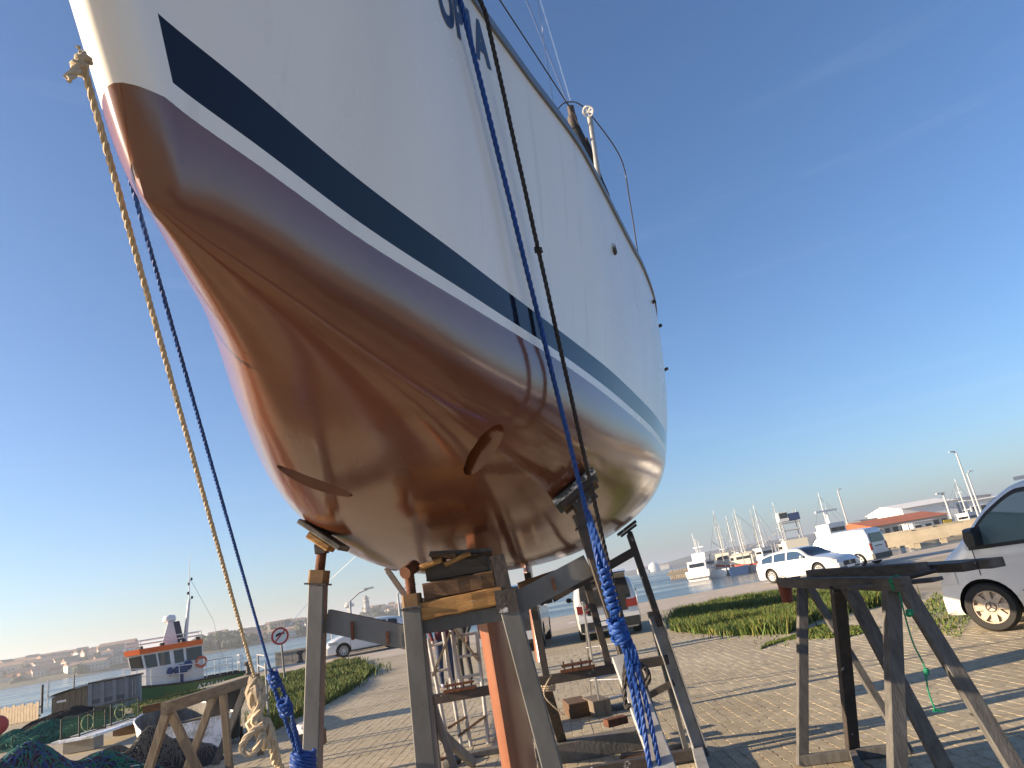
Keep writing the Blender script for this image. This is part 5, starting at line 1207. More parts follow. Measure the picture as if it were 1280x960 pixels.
mb = MB(); mb.box((.32, -.012, .52), (.3, .02, .07)); mb.build('plate', WHITE, shd)
a_ = Vector((X(-45, 28.3, .3), 28.3, 0)); b_ = Vector((X(49, 27.0, .3), 27.0, 0)); fe = thing('plank_fence', 'low sunlit fence of upright pale planks at the far left', 'fence', (a_.x, a_.y, 0)); d = b_ - a_; n_ = 26
for k in range(n_):
    p0 = d * (k / n_); p1 = d * ((k + .9) / n_); h_ = .62 + .04 * math.sin(k * 2.3)
    mb = MB(); mb.bar(p0 + Vector((0, 0, h_ / 2)), p1 + Vector((0, 0, h_ / 2)), .03, h_); mb.build('plank', mat('pale_fence_wood', (.42, .34, .25), .85, 0, (.30, .24, .17), 5, .7, .2, 30), fe)
for z in (.15, .45):
    mb = MB(); mb.bar(Vector((.0, .05, z)), d + Vector((0, .05, z)), .04, .07); mb.build('rail', WOOD, fe)
def pole_thing(name, label, px, py0, py1, r, m_, y=None, z0=0, cat='post', group=None):
    g = G(px, py1) if y is None else P(px, py1, y); top = P(px, py0, g.y); o = MB().tube([(0, 0, z0), (0, 0, top.z)], r, 8).build(name, m_, None, 40); o.location = (g.x, g.y, 0); return tag(o, label, cat, group)
pole_thing('mooring_post', 'thin dark post between fence and shed', 52, 856, 892, .05, STEEL_D)
pole_thing('mooring_post', 'thin grey post standing behind the shed roof', 92, 844, 880, .035, STEEL)
pole_thing('mooring_post', 'short post between shed and container', 102, 861, 889, .045, STEEL_D)
g = G(49, 889); o = tag(MB().box((0, 0, .9), (.05, .12, .7)).box((0, 0, .3), (.05, .05, .6)).build('warning_board', WHITE), 'narrow white board leaning by the thin dark post', 'board'); o.location = (g.x + .1, g.y + .4, 0)
# goal-like steel frame with hoop rail by the kerb
rk = thing('hoop_rail', 'tall thin steel hoop rail in the weeds left of the cradle', 'railing', tuple(G(332, 905)), 0)
g0, g1 = G(326, 893), G(336, 906); zt = P(326, 816, g0.y).z; base = Vector(rk.location)
for gg, zz in ((g0, zt), (g1, P(336, 828, g1.y).z)):
    mb = MB(); mb.tube([gg - base, gg - base + Vector((0, 0, zz))], .022, 8); mb.build('post', STEEL_L, rk, 40)
for q in (.98, .8):
    mb = MB(); mb.tube([g0 - base + Vector((0, 0, zt * q)), g1 - base + Vector((0, 0, zt * q))], .016, 8); mb.build('bar', STEEL_L, rk, 40)
# bollards
def bollard(label, g):
    b = thing('bollard', label, 'bollard', tuple(g), 0, 'mooring bollards on the quay edge'); mb = MB(); mb.lathe((0, 0, 0), (0, 0, 1), [(.2, 0), (.2, .04), (.11, .08), (.1, .38), (.17, .44), (.19, .52), (.12, .58), (0, .59)], 18); mb.build('casting', STEEL_D, b, 40); return b
bollard('black iron bollard on the quay edge near the stern of the green boat', Vector((-14.5, 34.2, 0)))
bollard('black iron bollard beside the low quay wall near the round sign', Vector((-13.2, 37.6, 0)))
# low quay wall of stacked slabs
wl = thing('quay_wall', 'low concrete quay wall running behind the round road sign', 'wall', (-14.7, 38.6, 0))
for k in range(7):
    mb = MB(); mb.box((.35 + k * .92, 0, .28), (.9, .5, .56)); mb.build('slab', CONC, wl)
    mb = MB(); mb.box((.35 + k * .92, 0, .62), (.905, .62, .1)); mb.build('coping', CONC, wl)
# round road sign
q = G(356, 850); rs = thing('road_sign', 'round no towing road sign with red ring on grey pole', 'sign', (q.x, q.y, 0)); zc = P(350, 795, q.y).z; dxs = P(350, 795, q.y).x - q.x
mb = MB(); mb.tube([(0, 0, 0), (dxs * .8, .02, zc + .1)], .035, 10); mb.build('pole', STEEL, rs, 40)
fn = Vector((-q.x, -q.y, 0)).normalized(); c_ = Vector((dxs, 0, zc)) + fn * .05; sx_ = Vector((fn.y * -1, fn.x, 0)); rr = .30
mb = MB(); mb.lathe(c_, fn, [(rr, 0), (rr, .012), (0, .012)], 32); mb.build('disc', WHITE, rs, 40)
REDP = mat('sign_red', (.45, .03, .03), .4)
mb = MB(); mb.lathe(c_, fn, [(rr * 1.0, .014), (rr * 1.0, .02), (rr * .78, .02), (rr * .78, .014)], 32, closed=True); mb.build('red_ring', REDP, rs, 40)
mb = MB(); a1_ = R(45); mb.bar(c_ + fn * .018 + (sx_ * math.cos(a1_) + Vector((0, 0, 1)) * math.sin(a1_)) * rr * .8, c_ + fn * .018 - (sx_ * math.cos(a1_) + Vector((0, 0, 1)) * math.sin(a1_)) * rr * .8, .05, .008, fn); mb.build('red_bar', REDP, rs)
mb = MB(); mb.prism([(-.15, -.02), (.1, .06), (.17, .03), (.15, .10), (-.02, .12), (-.14, .06)], c_ + fn * .015, sx_, (0, 0, 1), fn, .006); mb.build('symbol', BLACK, rs)
wr = MB(); wr.tube([Vector((dxs, 0, zc)) + Vector((q.x, q.y, 0)), P(400, 736, 31), P(443, 697, 26), yacht_w((-1.15, 9.5, 3.5))], .009, 5); tag(wr.build('overhead_cable', WHITE), 'thin pale cable rising from the round road sign towards the hull', 'cable')

# ---------------------------------------------------------------- pilot boat
HD = math.atan2(-.50, -.87)
pbt = thing('pilot_boat', 'pilot boat with green hull, white wheelhouse and orange roof edge', 'boat', tuple(P(213, 848, 36)), HD)
PB0 = Vector(pbt.location); zo = 2.35; pbt.scale = (.93, .93, .93); pbt.location.z = -2.2
HGREEN = mat('green_hull_paint', (.012, .11, .03), .4, 0, (.01, .085, .025), 3, .7); ORANGE = mat('orange_paint', (.75, .13, .02), .5); PWHITE = mat('boat_white', (.72, .72, .73), .45, 0, (.63, .62, .62), 2, .7, col3=(.45, .35, .28), scale3=1.6, thr3=.7)
rows = []; n = 22; LB = 7.1
for i in range(n + 1):
    t = i / n; x = -3.6 + LB * t; w_ = 1.5 * (1 - max(0, (t - .5) / .5) ** 2.4) * (1 - .12 * max(0, (.2 - t) / .2)); sh = zo + .10 + .55 * max(0, t - .35) ** 1.6 * 2.0
    rows.append([Vector((x, w_, sh)), Vector((x, w_ * .95, sh - .7)), Vector((x, w_ * .8, zo - 1.6)), Vector((x, 0, .2)), Vector((x, -w_ * .8, zo - 1.6)), Vector((x, -w_ * .95, sh - .7)), Vector((x, -w_, sh))])
mb = MB(); mb.grid(rows); mb.add(rows[0], [tuple(range(7))]); mb.build('hull', HGREEN, pbt, 40)
mb = MB(); mb.grid([[r[0] + Vector((0, -.04, -.05)), r[-1] + Vector((0, .04, -.05))] for r in rows]); mb.build('deck', mat('green_deck', (.06, .14, .08), .8), pbt)
for sg in (0, -1):
    mb = MB(); mb.tube([r[sg] for r in rows], .05, 8); mb.build('rubbing_strake', BLACK, pbt, 40)
# wheelhouse: raked front, local +x forward, the side seen from the quay is +y
WH = [(-1.55, 1.08), (1.15, 1.08), (1.85, .62), (1.85, -.62), (1.15, -1.08), (-1.55, -1.08)]
def ring(z, grow, rake): return [Vector((x + (rake if x > 1 else 0), y * (1 + grow), zo + z)) for x, y in WH]
r0, r1, r2, r3 = ring(.05, 0, 0), ring(1.05, 0, .0), ring(1.86, -.04, .16), ring(1.92, .05, .26)
mb = MB(); mb.grid([r + [r[0]] for r in (r0, r1, r2)]); mb.add(r2, [tuple(range(6))]); mb.build('wheelhouse', PWHITE, pbt)
mb = MB(); ro = ring(1.86, .06, .26); rp = ring(2.12, .10, .32); mb.grid([r + [r[0]] for r in (ro, rp)]); mb.add(rp, [tuple(range(6))]); mb.add(ro, [tuple(range(6))]); mb.build('roof_edge', ORANGE, pbt)
def pane(pa_, pb2, lo, hi, a_, b_):
    A = r1[pa_].lerp(r1[pb2], a_); B = r1[pa_].lerp(r1[pb2], b_); C = r2[pa_].lerp(r2[pb2], b_); D = r2[pa_].lerp(r2[pb2], a_)
    n_ = (B - A).cross(D - A).normalized(); cen = Vector((0, 0, zo + 1.4)); n_ = n_ if n_.dot(A - cen) > 0 else -n_
    q = [A.lerp(D, lo), B.lerp(C, lo), B.lerp(C, hi), A.lerp(D, hi)]
    mb = MB(); mb.add([p + n_ * .012 for p in q] + [p + n_ * .002 for p in q], [(0, 1, 2, 3), (0, 4, 5, 1), (1, 5, 6, 2), (2, 6, 7, 3), (3, 7, 4, 0)]); mb.build('window', GLASS, pbt)
for a_, b_ in ((.02, .29), (.335, .50), (.57, .76), (.79, .985)): pane(0, 1, .1, .9, a_, b_)
pane(1, 2, .1, .9, .1, .92)
for a_, b_ in ((.05, .47), (.53, .95)): pane(2, 3, .1, .9, a_, b_)
for a_, b_ in ((.02, .29), (.335, .50), (.57, .76), (.79, .985)): pane(5, 4, .1, .9, a_, b_)
def rail(pts, h, step=.8, name='railing'):
    pts = [Vector(p) for p in pts]; 
    for z in (h, h * .55):
        mb = MB(); mb.tube([p + Vector((0, 0, z)) for p in pts], .022, 6); mb.build('rail', PWHITE, pbt, 40)
    for p in pts: mb = MB(); mb.tube([p, p + Vector((0, 0, h))], .02, 6); mb.build('stanchion', PWHITE, pbt, 40)
rail([r[0] + Vector((0, -.06, 0)) for r in rows[2:20:2]], .85); rail([r[-1] + Vector((0, .06, 0)) for r in rows[2:20:2]], .85)
rail([Vector((-3.5, y, zo + .1)) for y in (-1.2, -.4, .4, 1.2)], .85)
rail([rp[i] * .0 + Vector((rp[i].x * .96, rp[i].y * .94, rp[i].z)) for i in (0, 1, 2, 3, 4, 5)], .42)
mb = MB(); mb.prism([(-.15, 0), (.75, 0), (.42, 1.15), (.12, 1.15)], (-.35, .32, zo + 2.14), (1, 0, 0), (0, 0, 1), (0, -1, 0), .64); mb.build('radar_mast', PWHITE, pbt)
mb = MB(); mb.prism([(-.2, 0), (.12, 0), (.32, 1.12), (.02, 1.12)], (-.5, .34, zo + 2.14), (1, 0, 0), (0, 0, 1), (0, -1, 0), .68); mb.build('funnel_panel', mat('navy_panel', (.02, .035, .07), .5), pbt)
mb = MB(); mb.lathe((.0, 0, zo + 3.28), (0, 0, 1), [(.22, 0), (.33, .06), (.34, .22), (.26, .34), (0, .38)], 18); mb.build('radar_dome', WHITE, pbt, 50)
mb = MB(); mb.tube([(-.75, 0, zo + 2.14), (-1.0, 0, zo + 4.3)], [.11, .07], 10); mb.build('mast', PWHITE, pbt, 40)
mb = MB(); mb.tube([(-1.0, 0, zo + 4.3), (-1.1, 0, zo + 6.9)], [.03, .008], 8); mb.build('whip_antenna', PWHITE, pbt, 40)
for z, x in ((4.35, -1.15), (4.6, -.95), (5.1, -1.0), (5.35, -1.15)):
    mb = MB(); mb.lathe((x, 0, zo + z), (0, 0, 1), [(.05, 0), (.06, .05), (.05, .14), (0, .15)], 10); mb.tube([(x, 0, zo + z), (-1.02, 0, zo + z - .03)], .015, 6); mb.build('navigation_light', BLACK, pbt, 40)
mb = MB(); mb.tube([(-1.1, 0, zo + 5.4), (-2.2, 0, zo + 3.0), (-2.6, .0, zo + 1.0)], .008, 5); mb.build('stay_wire', STEEL_D, pbt)
for x in (-1.3, -.6, .4, 1.4):
    y_ = 1.0 if x < 1.2 else .85; mb = MB(); mb.box((x, y_ + .1, zo + 2.17), (.22, .12, .14), Euler((R(20), 0, R(20))).to_matrix()); mb.tube([(x, y_, zo + 2.0), (x, y_ + .06, zo + 2.14)], .02, 6); mb.build('flood_light', BLACK, pbt)
mb = MB(); mb.lathe((-1.45, 1.14, zo + .98), (0, 1, 0), [(.24 + .06 * math.cos(k * math.pi / 4), .06 * math.sin(k * math.pi / 4)) for k in range(8)], 20, closed=True); mb.build('life_ring', mat('ring_orange', (.6, .12, .06), .6), pbt, 50)
mb = MB(); mb.blob((-.45, 1.25, zo + .78), .3, 12, .12, 2, 0, (1.2, .5, .8)); mb.blob((-.82, 1.25, zo + .95), .22, 10, .1, 3, 0, (1, .6, 1.1)); mb.blob((.05, 1.25, zo + .78), .16, 10, .1, 4, 0, (1, .7, 1.3)); mb.build('winch_cover', mat('blue_canvas', (.012, .045, .16), .8), pbt, 60)
mb = MB(); mb.tube([(-.5, 1.25, zo + .08), (-.5, 1.25, zo + .6)], .08, 10); mb.build('winch_stand', mat('blue_canvas', (.012, .045, .16)), pbt, 40)
fc.body = 'ATALAIA'; fc.size = .34; fc.offset = 0; to = bpy.data.objects.new('t', fc); COL.objects.link(to); dg = bpy.context.evaluated_depsgraph_get(); dg.update(); me = bpy.data.meshes.new_from_object(to.evaluated_get(dg)); bpy.data.objects.remove(to); me.materials.clear(); me.materials.append(WHITE)
lt = bpy.data.objects.new('name_lettering', me); COL.objects.link(lt); lt.parent = pbt; lt.location = (-1.2, 1.5 + .03, zo - .33); lt.rotation_euler = (R(87), 0, R(180))
# ================================================================ RIGHT QUAY, HARBOUR, FAR SHORE
# ---- fishing boats
def fishing_boat(label, px, y, L_, B_, hd, hull_c, house_c, stripe=None, gal=True, mast_h=8., house_h=2.4, name='fishing_boat'):
    c = P(px, 700, y); root = thing(name, label, 'boat', (c.x, y, -2.0), hd, 'fishing boats in the harbour'); H_ = 1.5
    hm = mat('hull_%s' % hull_c[0], hull_c[1], .5, 0, tuple(q * .8 for q in hull_c[1]), 2, .7); wm = mat('house_%s' % house_c[0], house_c[1], .5)
    rows = []; n = 16
    for i in range(n + 1):
        t = i / n; x = -L_ / 2 + L_ * t; w_ = B_ / 2 * (1 - max(0, (t - .45) / .55) ** 2.3) * (1 - .2 * max(0, (.25 - t) / .25)); sh = H_ + 1.3 * max(0, t - .35) ** 1.7 * 1.6
        rows.append([Vector((x, w_, sh)), Vector((x, w_ * .97, sh * .55)), Vector((x, w_ * .85, .0)), Vector((x, 0, -.6)), Vector((x, -w_ * .85, 0)), Vector((x, -w_ * .97, sh * .55)), Vector((x, -w_, sh))])
    mb = MB(); mb.grid(rows); mb.add(rows[0], [tuple(range(7))]); mb.build('hull', hm, root, 40)
    mb = MB(); mb.grid([[r[0] + Vector((0, 0, -.35)), r[-1] + Vector((0, 0, -.35))] for r in rows]); mb.build('deck', mat('worn_deck', (.22, .2, .17), .8), root)
    if stripe:
        for sg in (0, -1):
            mb = MB(); mb.grid([[r[sg] + Vector((0, .02 * (1 if sg == 0 else -1), .02)), r[sg].lerp(r[1 if sg == 0 else -2], .45) + Vector((0, .025 * (1 if sg == 0 else -1), 0))] for r in rows]); mb.build('stripe', mat('stripe_%s' % stripe[0], stripe[1], .5), root)
    hx = L_ * .08; hl, hwid = L_ * .24, B_ * .6
    mb = MB(); mb.prism([(-hl / 2, 0), (hl / 2, 0), (hl / 2 + .25, house_h), (-hl / 2, house_h)], (hx, hwid / 2, H_ - .3), (1, 0, 0), (0, 0, 1), (0, -1, 0), hwid); mb.build('wheelhouse', wm, root)
    mb = MB(); mb.box((hx + .1, 0, H_ - .3 + house_h + .06), (hl + .6, hwid + .4, .12)); mb.build('roof', wm, root)
    for sg in (1, -1):
        mb = MB(); mb.box((hx, sg * (hwid / 2 + .005), H_ - .3 + house_h * .68), (hl * .8, .02, .55)); mb.build('window', GLASS, root)
    for sg in (1, -1):
        mb = MB(); mb.box((hx + sg * hl / 2 + (.19 if sg > 0 else -.005), 0, H_ - .3 + house_h * .68), (.04, hwid * .84, .55)); mb.build('window', GLASS, root)
    zt = H_ - .3 + house_h
    mb = MB(); mb.tube([(hx - .2, 0, zt), (hx - .2, 0, zt + mast_h)], [.11, .05], 8); mb.build('mast', wm, root, 40)
    for k, z in enumerate((.35, .6)):
        mb = MB(); mb.tube([(hx - .2, -.9 + .2 * k, zt + mast_h * z), (hx - .2, .9 - .2 * k, zt + mast_h * z)], .035, 6); mb.build('spreader', wm, root)
    mb = MB(); mb.box((hx + .3, 0, zt + .75), (.25, 1.5, .16)); mb.tube([(hx + .3, 0, zt), (hx + .3, 0, zt + .7)], .05, 6); mb.build('radar', WHITE, root)
    for x, y_ in ((L_ * .46, 0), (-L_ * .45, B_ * .3), (-L_ * .45, -B_ * .3)):
        mb = MB(); mb.tube([(hx - .2, 0, zt + mast_h * .9), (x, y_, 2.2)], .02, 4); mb.build('stay', STEEL_D, root)
    for y_ in (-.5, .6):
        mb = MB(); mb.tube([(hx - .5, y_, zt), (hx - .7, y_, zt + mast_h * .75)], .022, 4); mb.build('antenna', WHITE, root)
    if gal:
        gx = -L_ * .36
        for sg in (1, -1):
            mb = MB(); mb.tube([(gx, sg * B_ * .3, H_ - .3), (gx, sg * B_ * .26, H_ + 3.2)], .09, 8); mb.build('gallows_post', STEEL_L, root, 40)
        mb = MB(); mb.tube([(gx, B_ * .27, H_ + 3.1), (gx, -B_ * .27, H_ + 3.1)], .09, 8); mb.build('gallows_beam', STEEL_L, root, 40)
        mb = MB(); mb.tube([(hx - .2, 0, zt + .8), (-L_ * .42, 0, zt + 2.6)], .06, 6); mb.build('boom', STEEL_L, root, 40)
    mb = MB(); mb.blob((-L_ * .15, 0, H_ + .1), .7, 12, .2, int(px), 0, (1.2, 1, .6)); mb.build('net_drum', mat('net_%d' % (int(px) % 3), ((.02, .1, .08), (.25, .06, .03), (.03, .05, .12))[int(px) % 3], .9), root)
    return root
W_ = ('white', (.75, .74, .72)); BL = ('blue', (.02, .06, .17)); RD = ('red', (.42, .06, .035)); CR = ('cream', (.65, .60, .5)); GRN = ('green', (.02, .14, .07)); DK = ('dark', (.05, .05, .055)); OR = ('orange', (.55, .16, .04))
# white motor launch, stern to
c = P(880, 714, 150); ml = thing('motor_launch', 'white motor launch with dark stern window beside the pile pier', 'boat', (c.x, 150, -2), R(62), None)
rows = []
for i in range(13):
    t = i / 12; w_ = 2.5 * (1 - max(0, (t - .4) / .6) ** 2.2); sh = 2.0 + .9 * t * t
    rows.append([Vector((12 * t - 5, w_, sh)), Vector((12 * t - 5, w_ * .95, .9)), Vector((12 * t - 5, w_ * .8, 0)), Vector((12 * t - 5, 0, -.5)), Vector((12 * t - 5, -w_ * .8, 0)), Vector((12 * t - 5, -w_ * .95, .9)), Vector((12 * t - 5, -w_, sh))])
mb = MB(); mb.grid(rows); mb.add(rows[0], [tuple(range(7))]); mb.build('hull', mat('launch_white', (.78, .76, .74), .4), ml, 40)
mb = MB(); mb.grid([[r[0] + Vector((0, 0, -.02)), r[-1] + Vector((0, 0, -.02))] for r in rows]); mb.build('deck', WHITE, ml)
mb = MB(); mb.prism([(-4.6, 0), (3.6, 0), (2.4, 1.9), (-4.3, 1.9)], (0, 1.9, 1.95), (1, 0, 0), (0, 0, 1), (0, -1, 0), 3.8); mb.build('cabin', WHITE, ml)
mb = MB(); mb.prism([(-1.8, 0), (1.6, 0), (.8, 1.5), (-1.6, 1.5)], (0, 1.4, 3.85), (1, 0, 0), (0, 0, 1), (0, -1, 0), 2.8); mb.build('flybridge', WHITE, ml)
mb = MB(); mb.box((-4.5, 0, 3.0), (.15, 3.0, .7), Euler((0, R(9), 0)).to_matrix()); mb.build('stern_window', GLASS, ml)
for sg in (1, -1): mb = MB(); mb.box((-.8, sg * 1.905, 3.1), (5.4, .03, .6)); mb.build('side_window', GLASS, ml)
mb = MB(); mb.box((-5.05, 0, .55), (.5, 4.2, .2)); mb.build('swim_platform', STEEL, ml)
for x, h_ in ((-.6, 4.2), (.2, 2.6), (-1.2, 3.0)): mb = MB(); mb.tube([(x, .4 * h_ - 1.2, 5.3), (x, .4 * h_ - 1.2, 5.3 + h_)], .06, 6); mb.build('antenna', WHITE, ml)
mb = MB(); mb.box((-.2, 0, 6.5), (.3, 2.2, .2)); mb.tube([(-.2, 0, 5.3), (-.2, 0, 6.5)], .12, 8); mb.build('radar', WHITE, ml)
FB = [('white trawler with dark wheelhouse side and blue stern next to the motor launch', 905, 152, 14, 5, R(60), W_, CR, BL, True, 9., 3.4), ('blue and white trawler with navy stern among the fishing boats', 921, 148, 12, 4.6, R(75), BL, W_, W_, True, 8., 2.6),
      ('white fishing boat with red stern house and rusty waterline', 940, 146, 15, 5, R(150), W_, CR, RD, True, 9., 2.6), ('white fishing boat with orange deck gear behind the estate car', 962, 158, 14, 5, R(100), W_, W_, OR, True, 9.5, 3.), ('cream fishing boat with tall mast behind the estate car', 985, 165, 15, 5, R(70), CR, W_, BL, True, 9.5, 3.4),
      ('green hulled trawler far back in the harbour', 932, 185, 14, 5, R(95), GRN, W_, W_, True, 10., 3.), ('dark hulled trawler far back behind the white boats', 955, 200, 15, 5, R(85), DK, CR, None, True, 11., 3.2), ('white trawler with red stripe farthest right behind the panel van', 1052, 150, 16, 5.4, R(110), W_, W_, RD, False, 8., 4.2), ('small white fishing boat moored right of the orange roofed hall', 1225, 165, 14, 5, R(20), W_, W_, BL, True, 8., 3.)]
for f_ in FB: fishing_boat(*f_)
# tall grey wheelhouse tower vessel behind the two white vehicles
c = P(1003, 690, 120); tv = thing('workboat', 'workboat with tall open steel tower and navy top behind the white van', 'boat', (c.x, 120, -2), R(80))
rows = skiff_hull(14, 5, 2.2); mb = MB(); mb.grid(rows); mb.add(rows[0], [tuple(range(7))]); mb.build('hull', mat('workboat_grey', (.4, .4, .4), .6), tv, 40)
mb = MB(); mb.grid([[r[0], r[-1]] for r in rows]); mb.build('deck', STEEL, tv)
mb = MB(); mb.box((5, 0, 3.4), (5, 3.6, 2.4)); mb.build('deckhouse', CR and mat('cream_house', (.62, .58, .48), .6), tv)
for x, y_ in ((3.4, 1.4), (3.4, -1.4), (6.6, 1.4), (6.6, -1.4)): mb = MB(); mb.tube([(x, y_, 4.6), (x, y_, 9.6)], .09, 6); mb.build('tower_post', STEEL_L, tv)
mb = MB(); mb.box((5, .9, 8.6), (3.4, 1.6, 1.6)); mb.build('wheelhouse', mat('pale_grey_paint', (.5, .52, .55), .5), tv); mb = MB(); mb.box((5, -.9, 8.4), (3.5, 1.7, 1.2)); mb.build('wheelhouse_cover', mat('navy_canvas', (.015, .035, .12), .8), tv); mb = MB(); mb.box((3.28, .9, 8.8), (.05, 1.3, .9)); mb.build('window', GLASS, tv)
mb = MB(); mb.box((5, 0, 6.2), (3.2, 3.0, .12)); mb.box((5, 0, 7.5), (3.4, 3.2, .12)); mb.build('platform', STEEL_L, tv)
rd = thing('radar_boat', 'white boat with broad T shaped radar above the panel van roof', 'boat', (P(1062, 680, 130).x, 130, -2), R(95)); rows = skiff_hull(12, 4.4, 2.0); mb = MB(); mb.grid(rows); mb.add(rows[0], [tuple(range(7))]); mb.build('hull', WHITE, rd, 40)
mb = MB(); mb.box((5, 0, 4.2), (5, 3.2, 4.4)); mb.build('deckhouse', WHITE, rd); mb = MB(); mb.box((2.45, 0, 5.2), (.1, 2.6, .7)); mb.build('window', GLASS, rd)
mb = MB(); mb.tube([(5, 0, 6.3), (5, 0, 8.6)], [.35, .2], 8); mb.build('mast', WHITE, rd); mb = MB(); mb.box((5, 0, 8.8), (.5, 4.2, .35)); mb.build('radar', WHITE, rd)
# ---- pile pier
p0, p1 = P(836, 712, 215), P(893, 705, 205); pier = thing('pile_pier', 'pier of close set upright piles beyond the harbour water', 'pier', (p0.x, p0.y, -2)); dd = Vector((p1.x - p0.x, p1.y - p0.y, 0))
PILE = mat('pile_concrete', (.36, .30, .22), .9, 0, (.2, .16, .12), 1, .7)
mb = MB(); mb.bar(Vector((0, 0, 1.55)), dd + Vector((0, 0, 1.55)), 3, .9); mb.build('pier_deck', mat('dark_pier_deck', (.12, .105, .085), .9), pier)
for k in range(26):
    mb = MB(); c_ = dd * (k / 25) - Vector((0, 1.6, 0)); mb.lathe(c_ + Vector((0, 0, -.5)), (0, 0, 1), [(.28, 0), (.28, 2.9 + .2 * (k % 2)), (0, 3.0)], 8); mb.build('pile', PILE, pier, 40)
# ---- concrete blocks along the right quay, lamps, signs
BLK = mat('pale_block_concrete', (.46, .40, .30), .9, 0, (.33, .28, .20), .8, .7, .2, 10)
BP = [(1128, 693, 2.9), (1162, 687, 2.9), (1204, 679, 3.4), (1243, 672, 3.2)]
for k, (px, py, w_) in enumerate(BP):
    g = P(px, py, 50 + 2.0 * k); blk = thing('quay_block', ('pale concrete bench block on the right quay, first from the panel van', 'pale concrete bench block on the right quay, second from the panel van', 'pale concrete bench block in front of the yellow sign pole', 'pale concrete bench block farthest right, behind the near van mirror')[k], 'concrete block', (g.x, g.y, 0), R(-24), 'concrete blocks along the right quay')
    mb = MB(); mb.box((0, 0, .75), (w_, .7, .8)); mb.build('slab', BLK, blk)
    for sg in (1, -1): mb = MB(); mb.box((sg * w_ * .36, 0, .2), (.35, .6, .4)); mb.build('foot', BLK, blk)
for k, px in enumerate((1118, 1150, 1183, 1216, 1248)):
    g = P(px, 672, 66); o = tag(MB().box((0, 0, .62), (2.9, 1.1, 1.25)).build('harbour_block', BLK), ('pale concrete harbour block in the back row, nearest the panel van', 'pale concrete harbour block in the back row, second from the panel van', 'pale concrete harbour block in the back row, middle of five', 'pale concrete harbour block in the back row beside the yellow sign', 'pale concrete harbour block in the back row, nearest the cut off van')[k], 'concrete block', 'back row of concrete harbour blocks'); o.location = (g.x, g.y + (k % 2) * .5, 0); o.rotation_euler = (0, 0, R(-22 + 4 * (k % 3)))
def lamp(label, px, py_top, y, arm=1.2, z0=0., pxb=None):
    top = P(px, py_top, y); root = thing('street_lamp', label, 'street lamp', (top.x, y, z0)); h_ = top.z - z0
    mb = MB(); mb.tube([(0, 0, 0), (0, 0, h_)], [.1 + y * .0008, .05 + y * .0006], 8); mb.build('pole', mat('lamp_grey', (.42, .43, .45), .5), root, 40)
    mb = MB(); mb.tube([(0, 0, h_ - .05), (arm * .5, 0, h_ + .3 * abs(arm)), (arm, 0, h_ + .42 * abs(arm))], .05 + y * .0003, 6); mb.build('arm', mat('lamp_grey', (.42, .43, .45)), root, 40)
    mb = MB(); mb.box((arm, 0, h_ + .42 * abs(arm) + .03), (.9, .3, .16)); mb.build('lamp_head', mat('lamp_grey', (.42, .43, .45)), root); return root
lamp('tall slender street lamp with flat head at the upper right', 1195, 566, 112, -.6); lamp('shorter street lamp just right of the tall lamp pole', 1209, 592, 140, .8); lamp('faint street lamp left of the tall lamp above the panel van', 1047, 613, 170, .6)
lamp('thin lamp pole rising behind the yellow sign', 1179, 618, 80, -.3); lamp('street lamp with slanted arm left of the lighthouse', 437, 751, 70, 2.0, -2.); lamp('street lamp by the water right of the lighthouse', 497, 742, 66, 1.3, -2.)
ys = P(1190, 654, 80); sg_ = thing('yellow_sign', 'square yellow harbour sign on the thin lamp pole', 'sign', (ys.x, ys.y, 0))
mb = MB(); mb.box((-.45, -.12, ys.z), (.9, .06, .95)); mb.build('panel', mat('sign_yellow', (.62, .42, .03), .5), sg_); mb = MB(); mb.box((.55, -.12, ys.z - .1), (.7, .06, .5)); mb.build('panel', mat('sign_yellow', (.62, .42, .03)), sg_); mb = MB(); mb.tube([(0, 0, 0), (0, 0, ys.z + .5)], .09, 8); mb.build('pole', STEEL, sg_)
# ---- harbour halls
def hall(label, pxa, pxb, y, z0, z1, roof_h, wall, roof, windows=6, z_base=0, depth=20, name='harbour_hall', band=True):
    a_ = P(pxa, 660, y); b_ = P(pxb, 650, y); w_ = b_.x - a_.x; root = thing(name, label, 'building', (a_.x, y, z_base))
    mb = MB(); mb.box((w_ / 2, depth / 2, (z1 - z_base) / 2), (w_, depth, z1 - z_base)); mb.build('wall', wall, root)
    h0 = z1 - z_base; mb = MB(); mb.prism([(-.8, 0), (depth * .5, roof_h), (depth + .8, 0)], (-.5, 0, h0 + .01), (0, 1, 0), (0, 0, 1), (1, 0, 0), w_ + 1.0); mb.build('roof', roof, root)
    for k in range(windows):
        mb = MB(); mb.box((w_ * (k + .5) / windows, -.02, h0 * .5), (w_ / windows * .62, .08, h0 * .42)); f_ = mb.build('window', GLASS, root)
    return root
hall('long low harbour hall with orange tiled roof behind the panel van', 1092, 1186, 150, 0, 2.6, 1.6, mat('hall_wall', (.5, .47, .42), .8), mat('orange_tiles', (.45, .13, .05), .8, 0, (.33, .1, .04), .8, .7), 9)
hall('white warehouse with shallow white roof above the orange roofed hall', 1135, 1202, 185, 0, 6.0, 1.6, WHITE, mat('white_roof', (.75, .74, .70), .6), 0)
hall('grey flat hall on the skyline left of the white warehouse', 1078, 1122, 200, 0, 5.2, .4, mat('grey_hall', (.22, .24, .27), .8), mat('grey_roof', (.2, .22, .25), .8), 0)
hall('grey roofed depot on the skyline right of the white warehouse', 1200, 1250, 205, 0, 6.3, .8, mat('depot_wall', (.55, .52, .48), .8), mat('slate_roof', (.14, .16, .19), .8), 5)
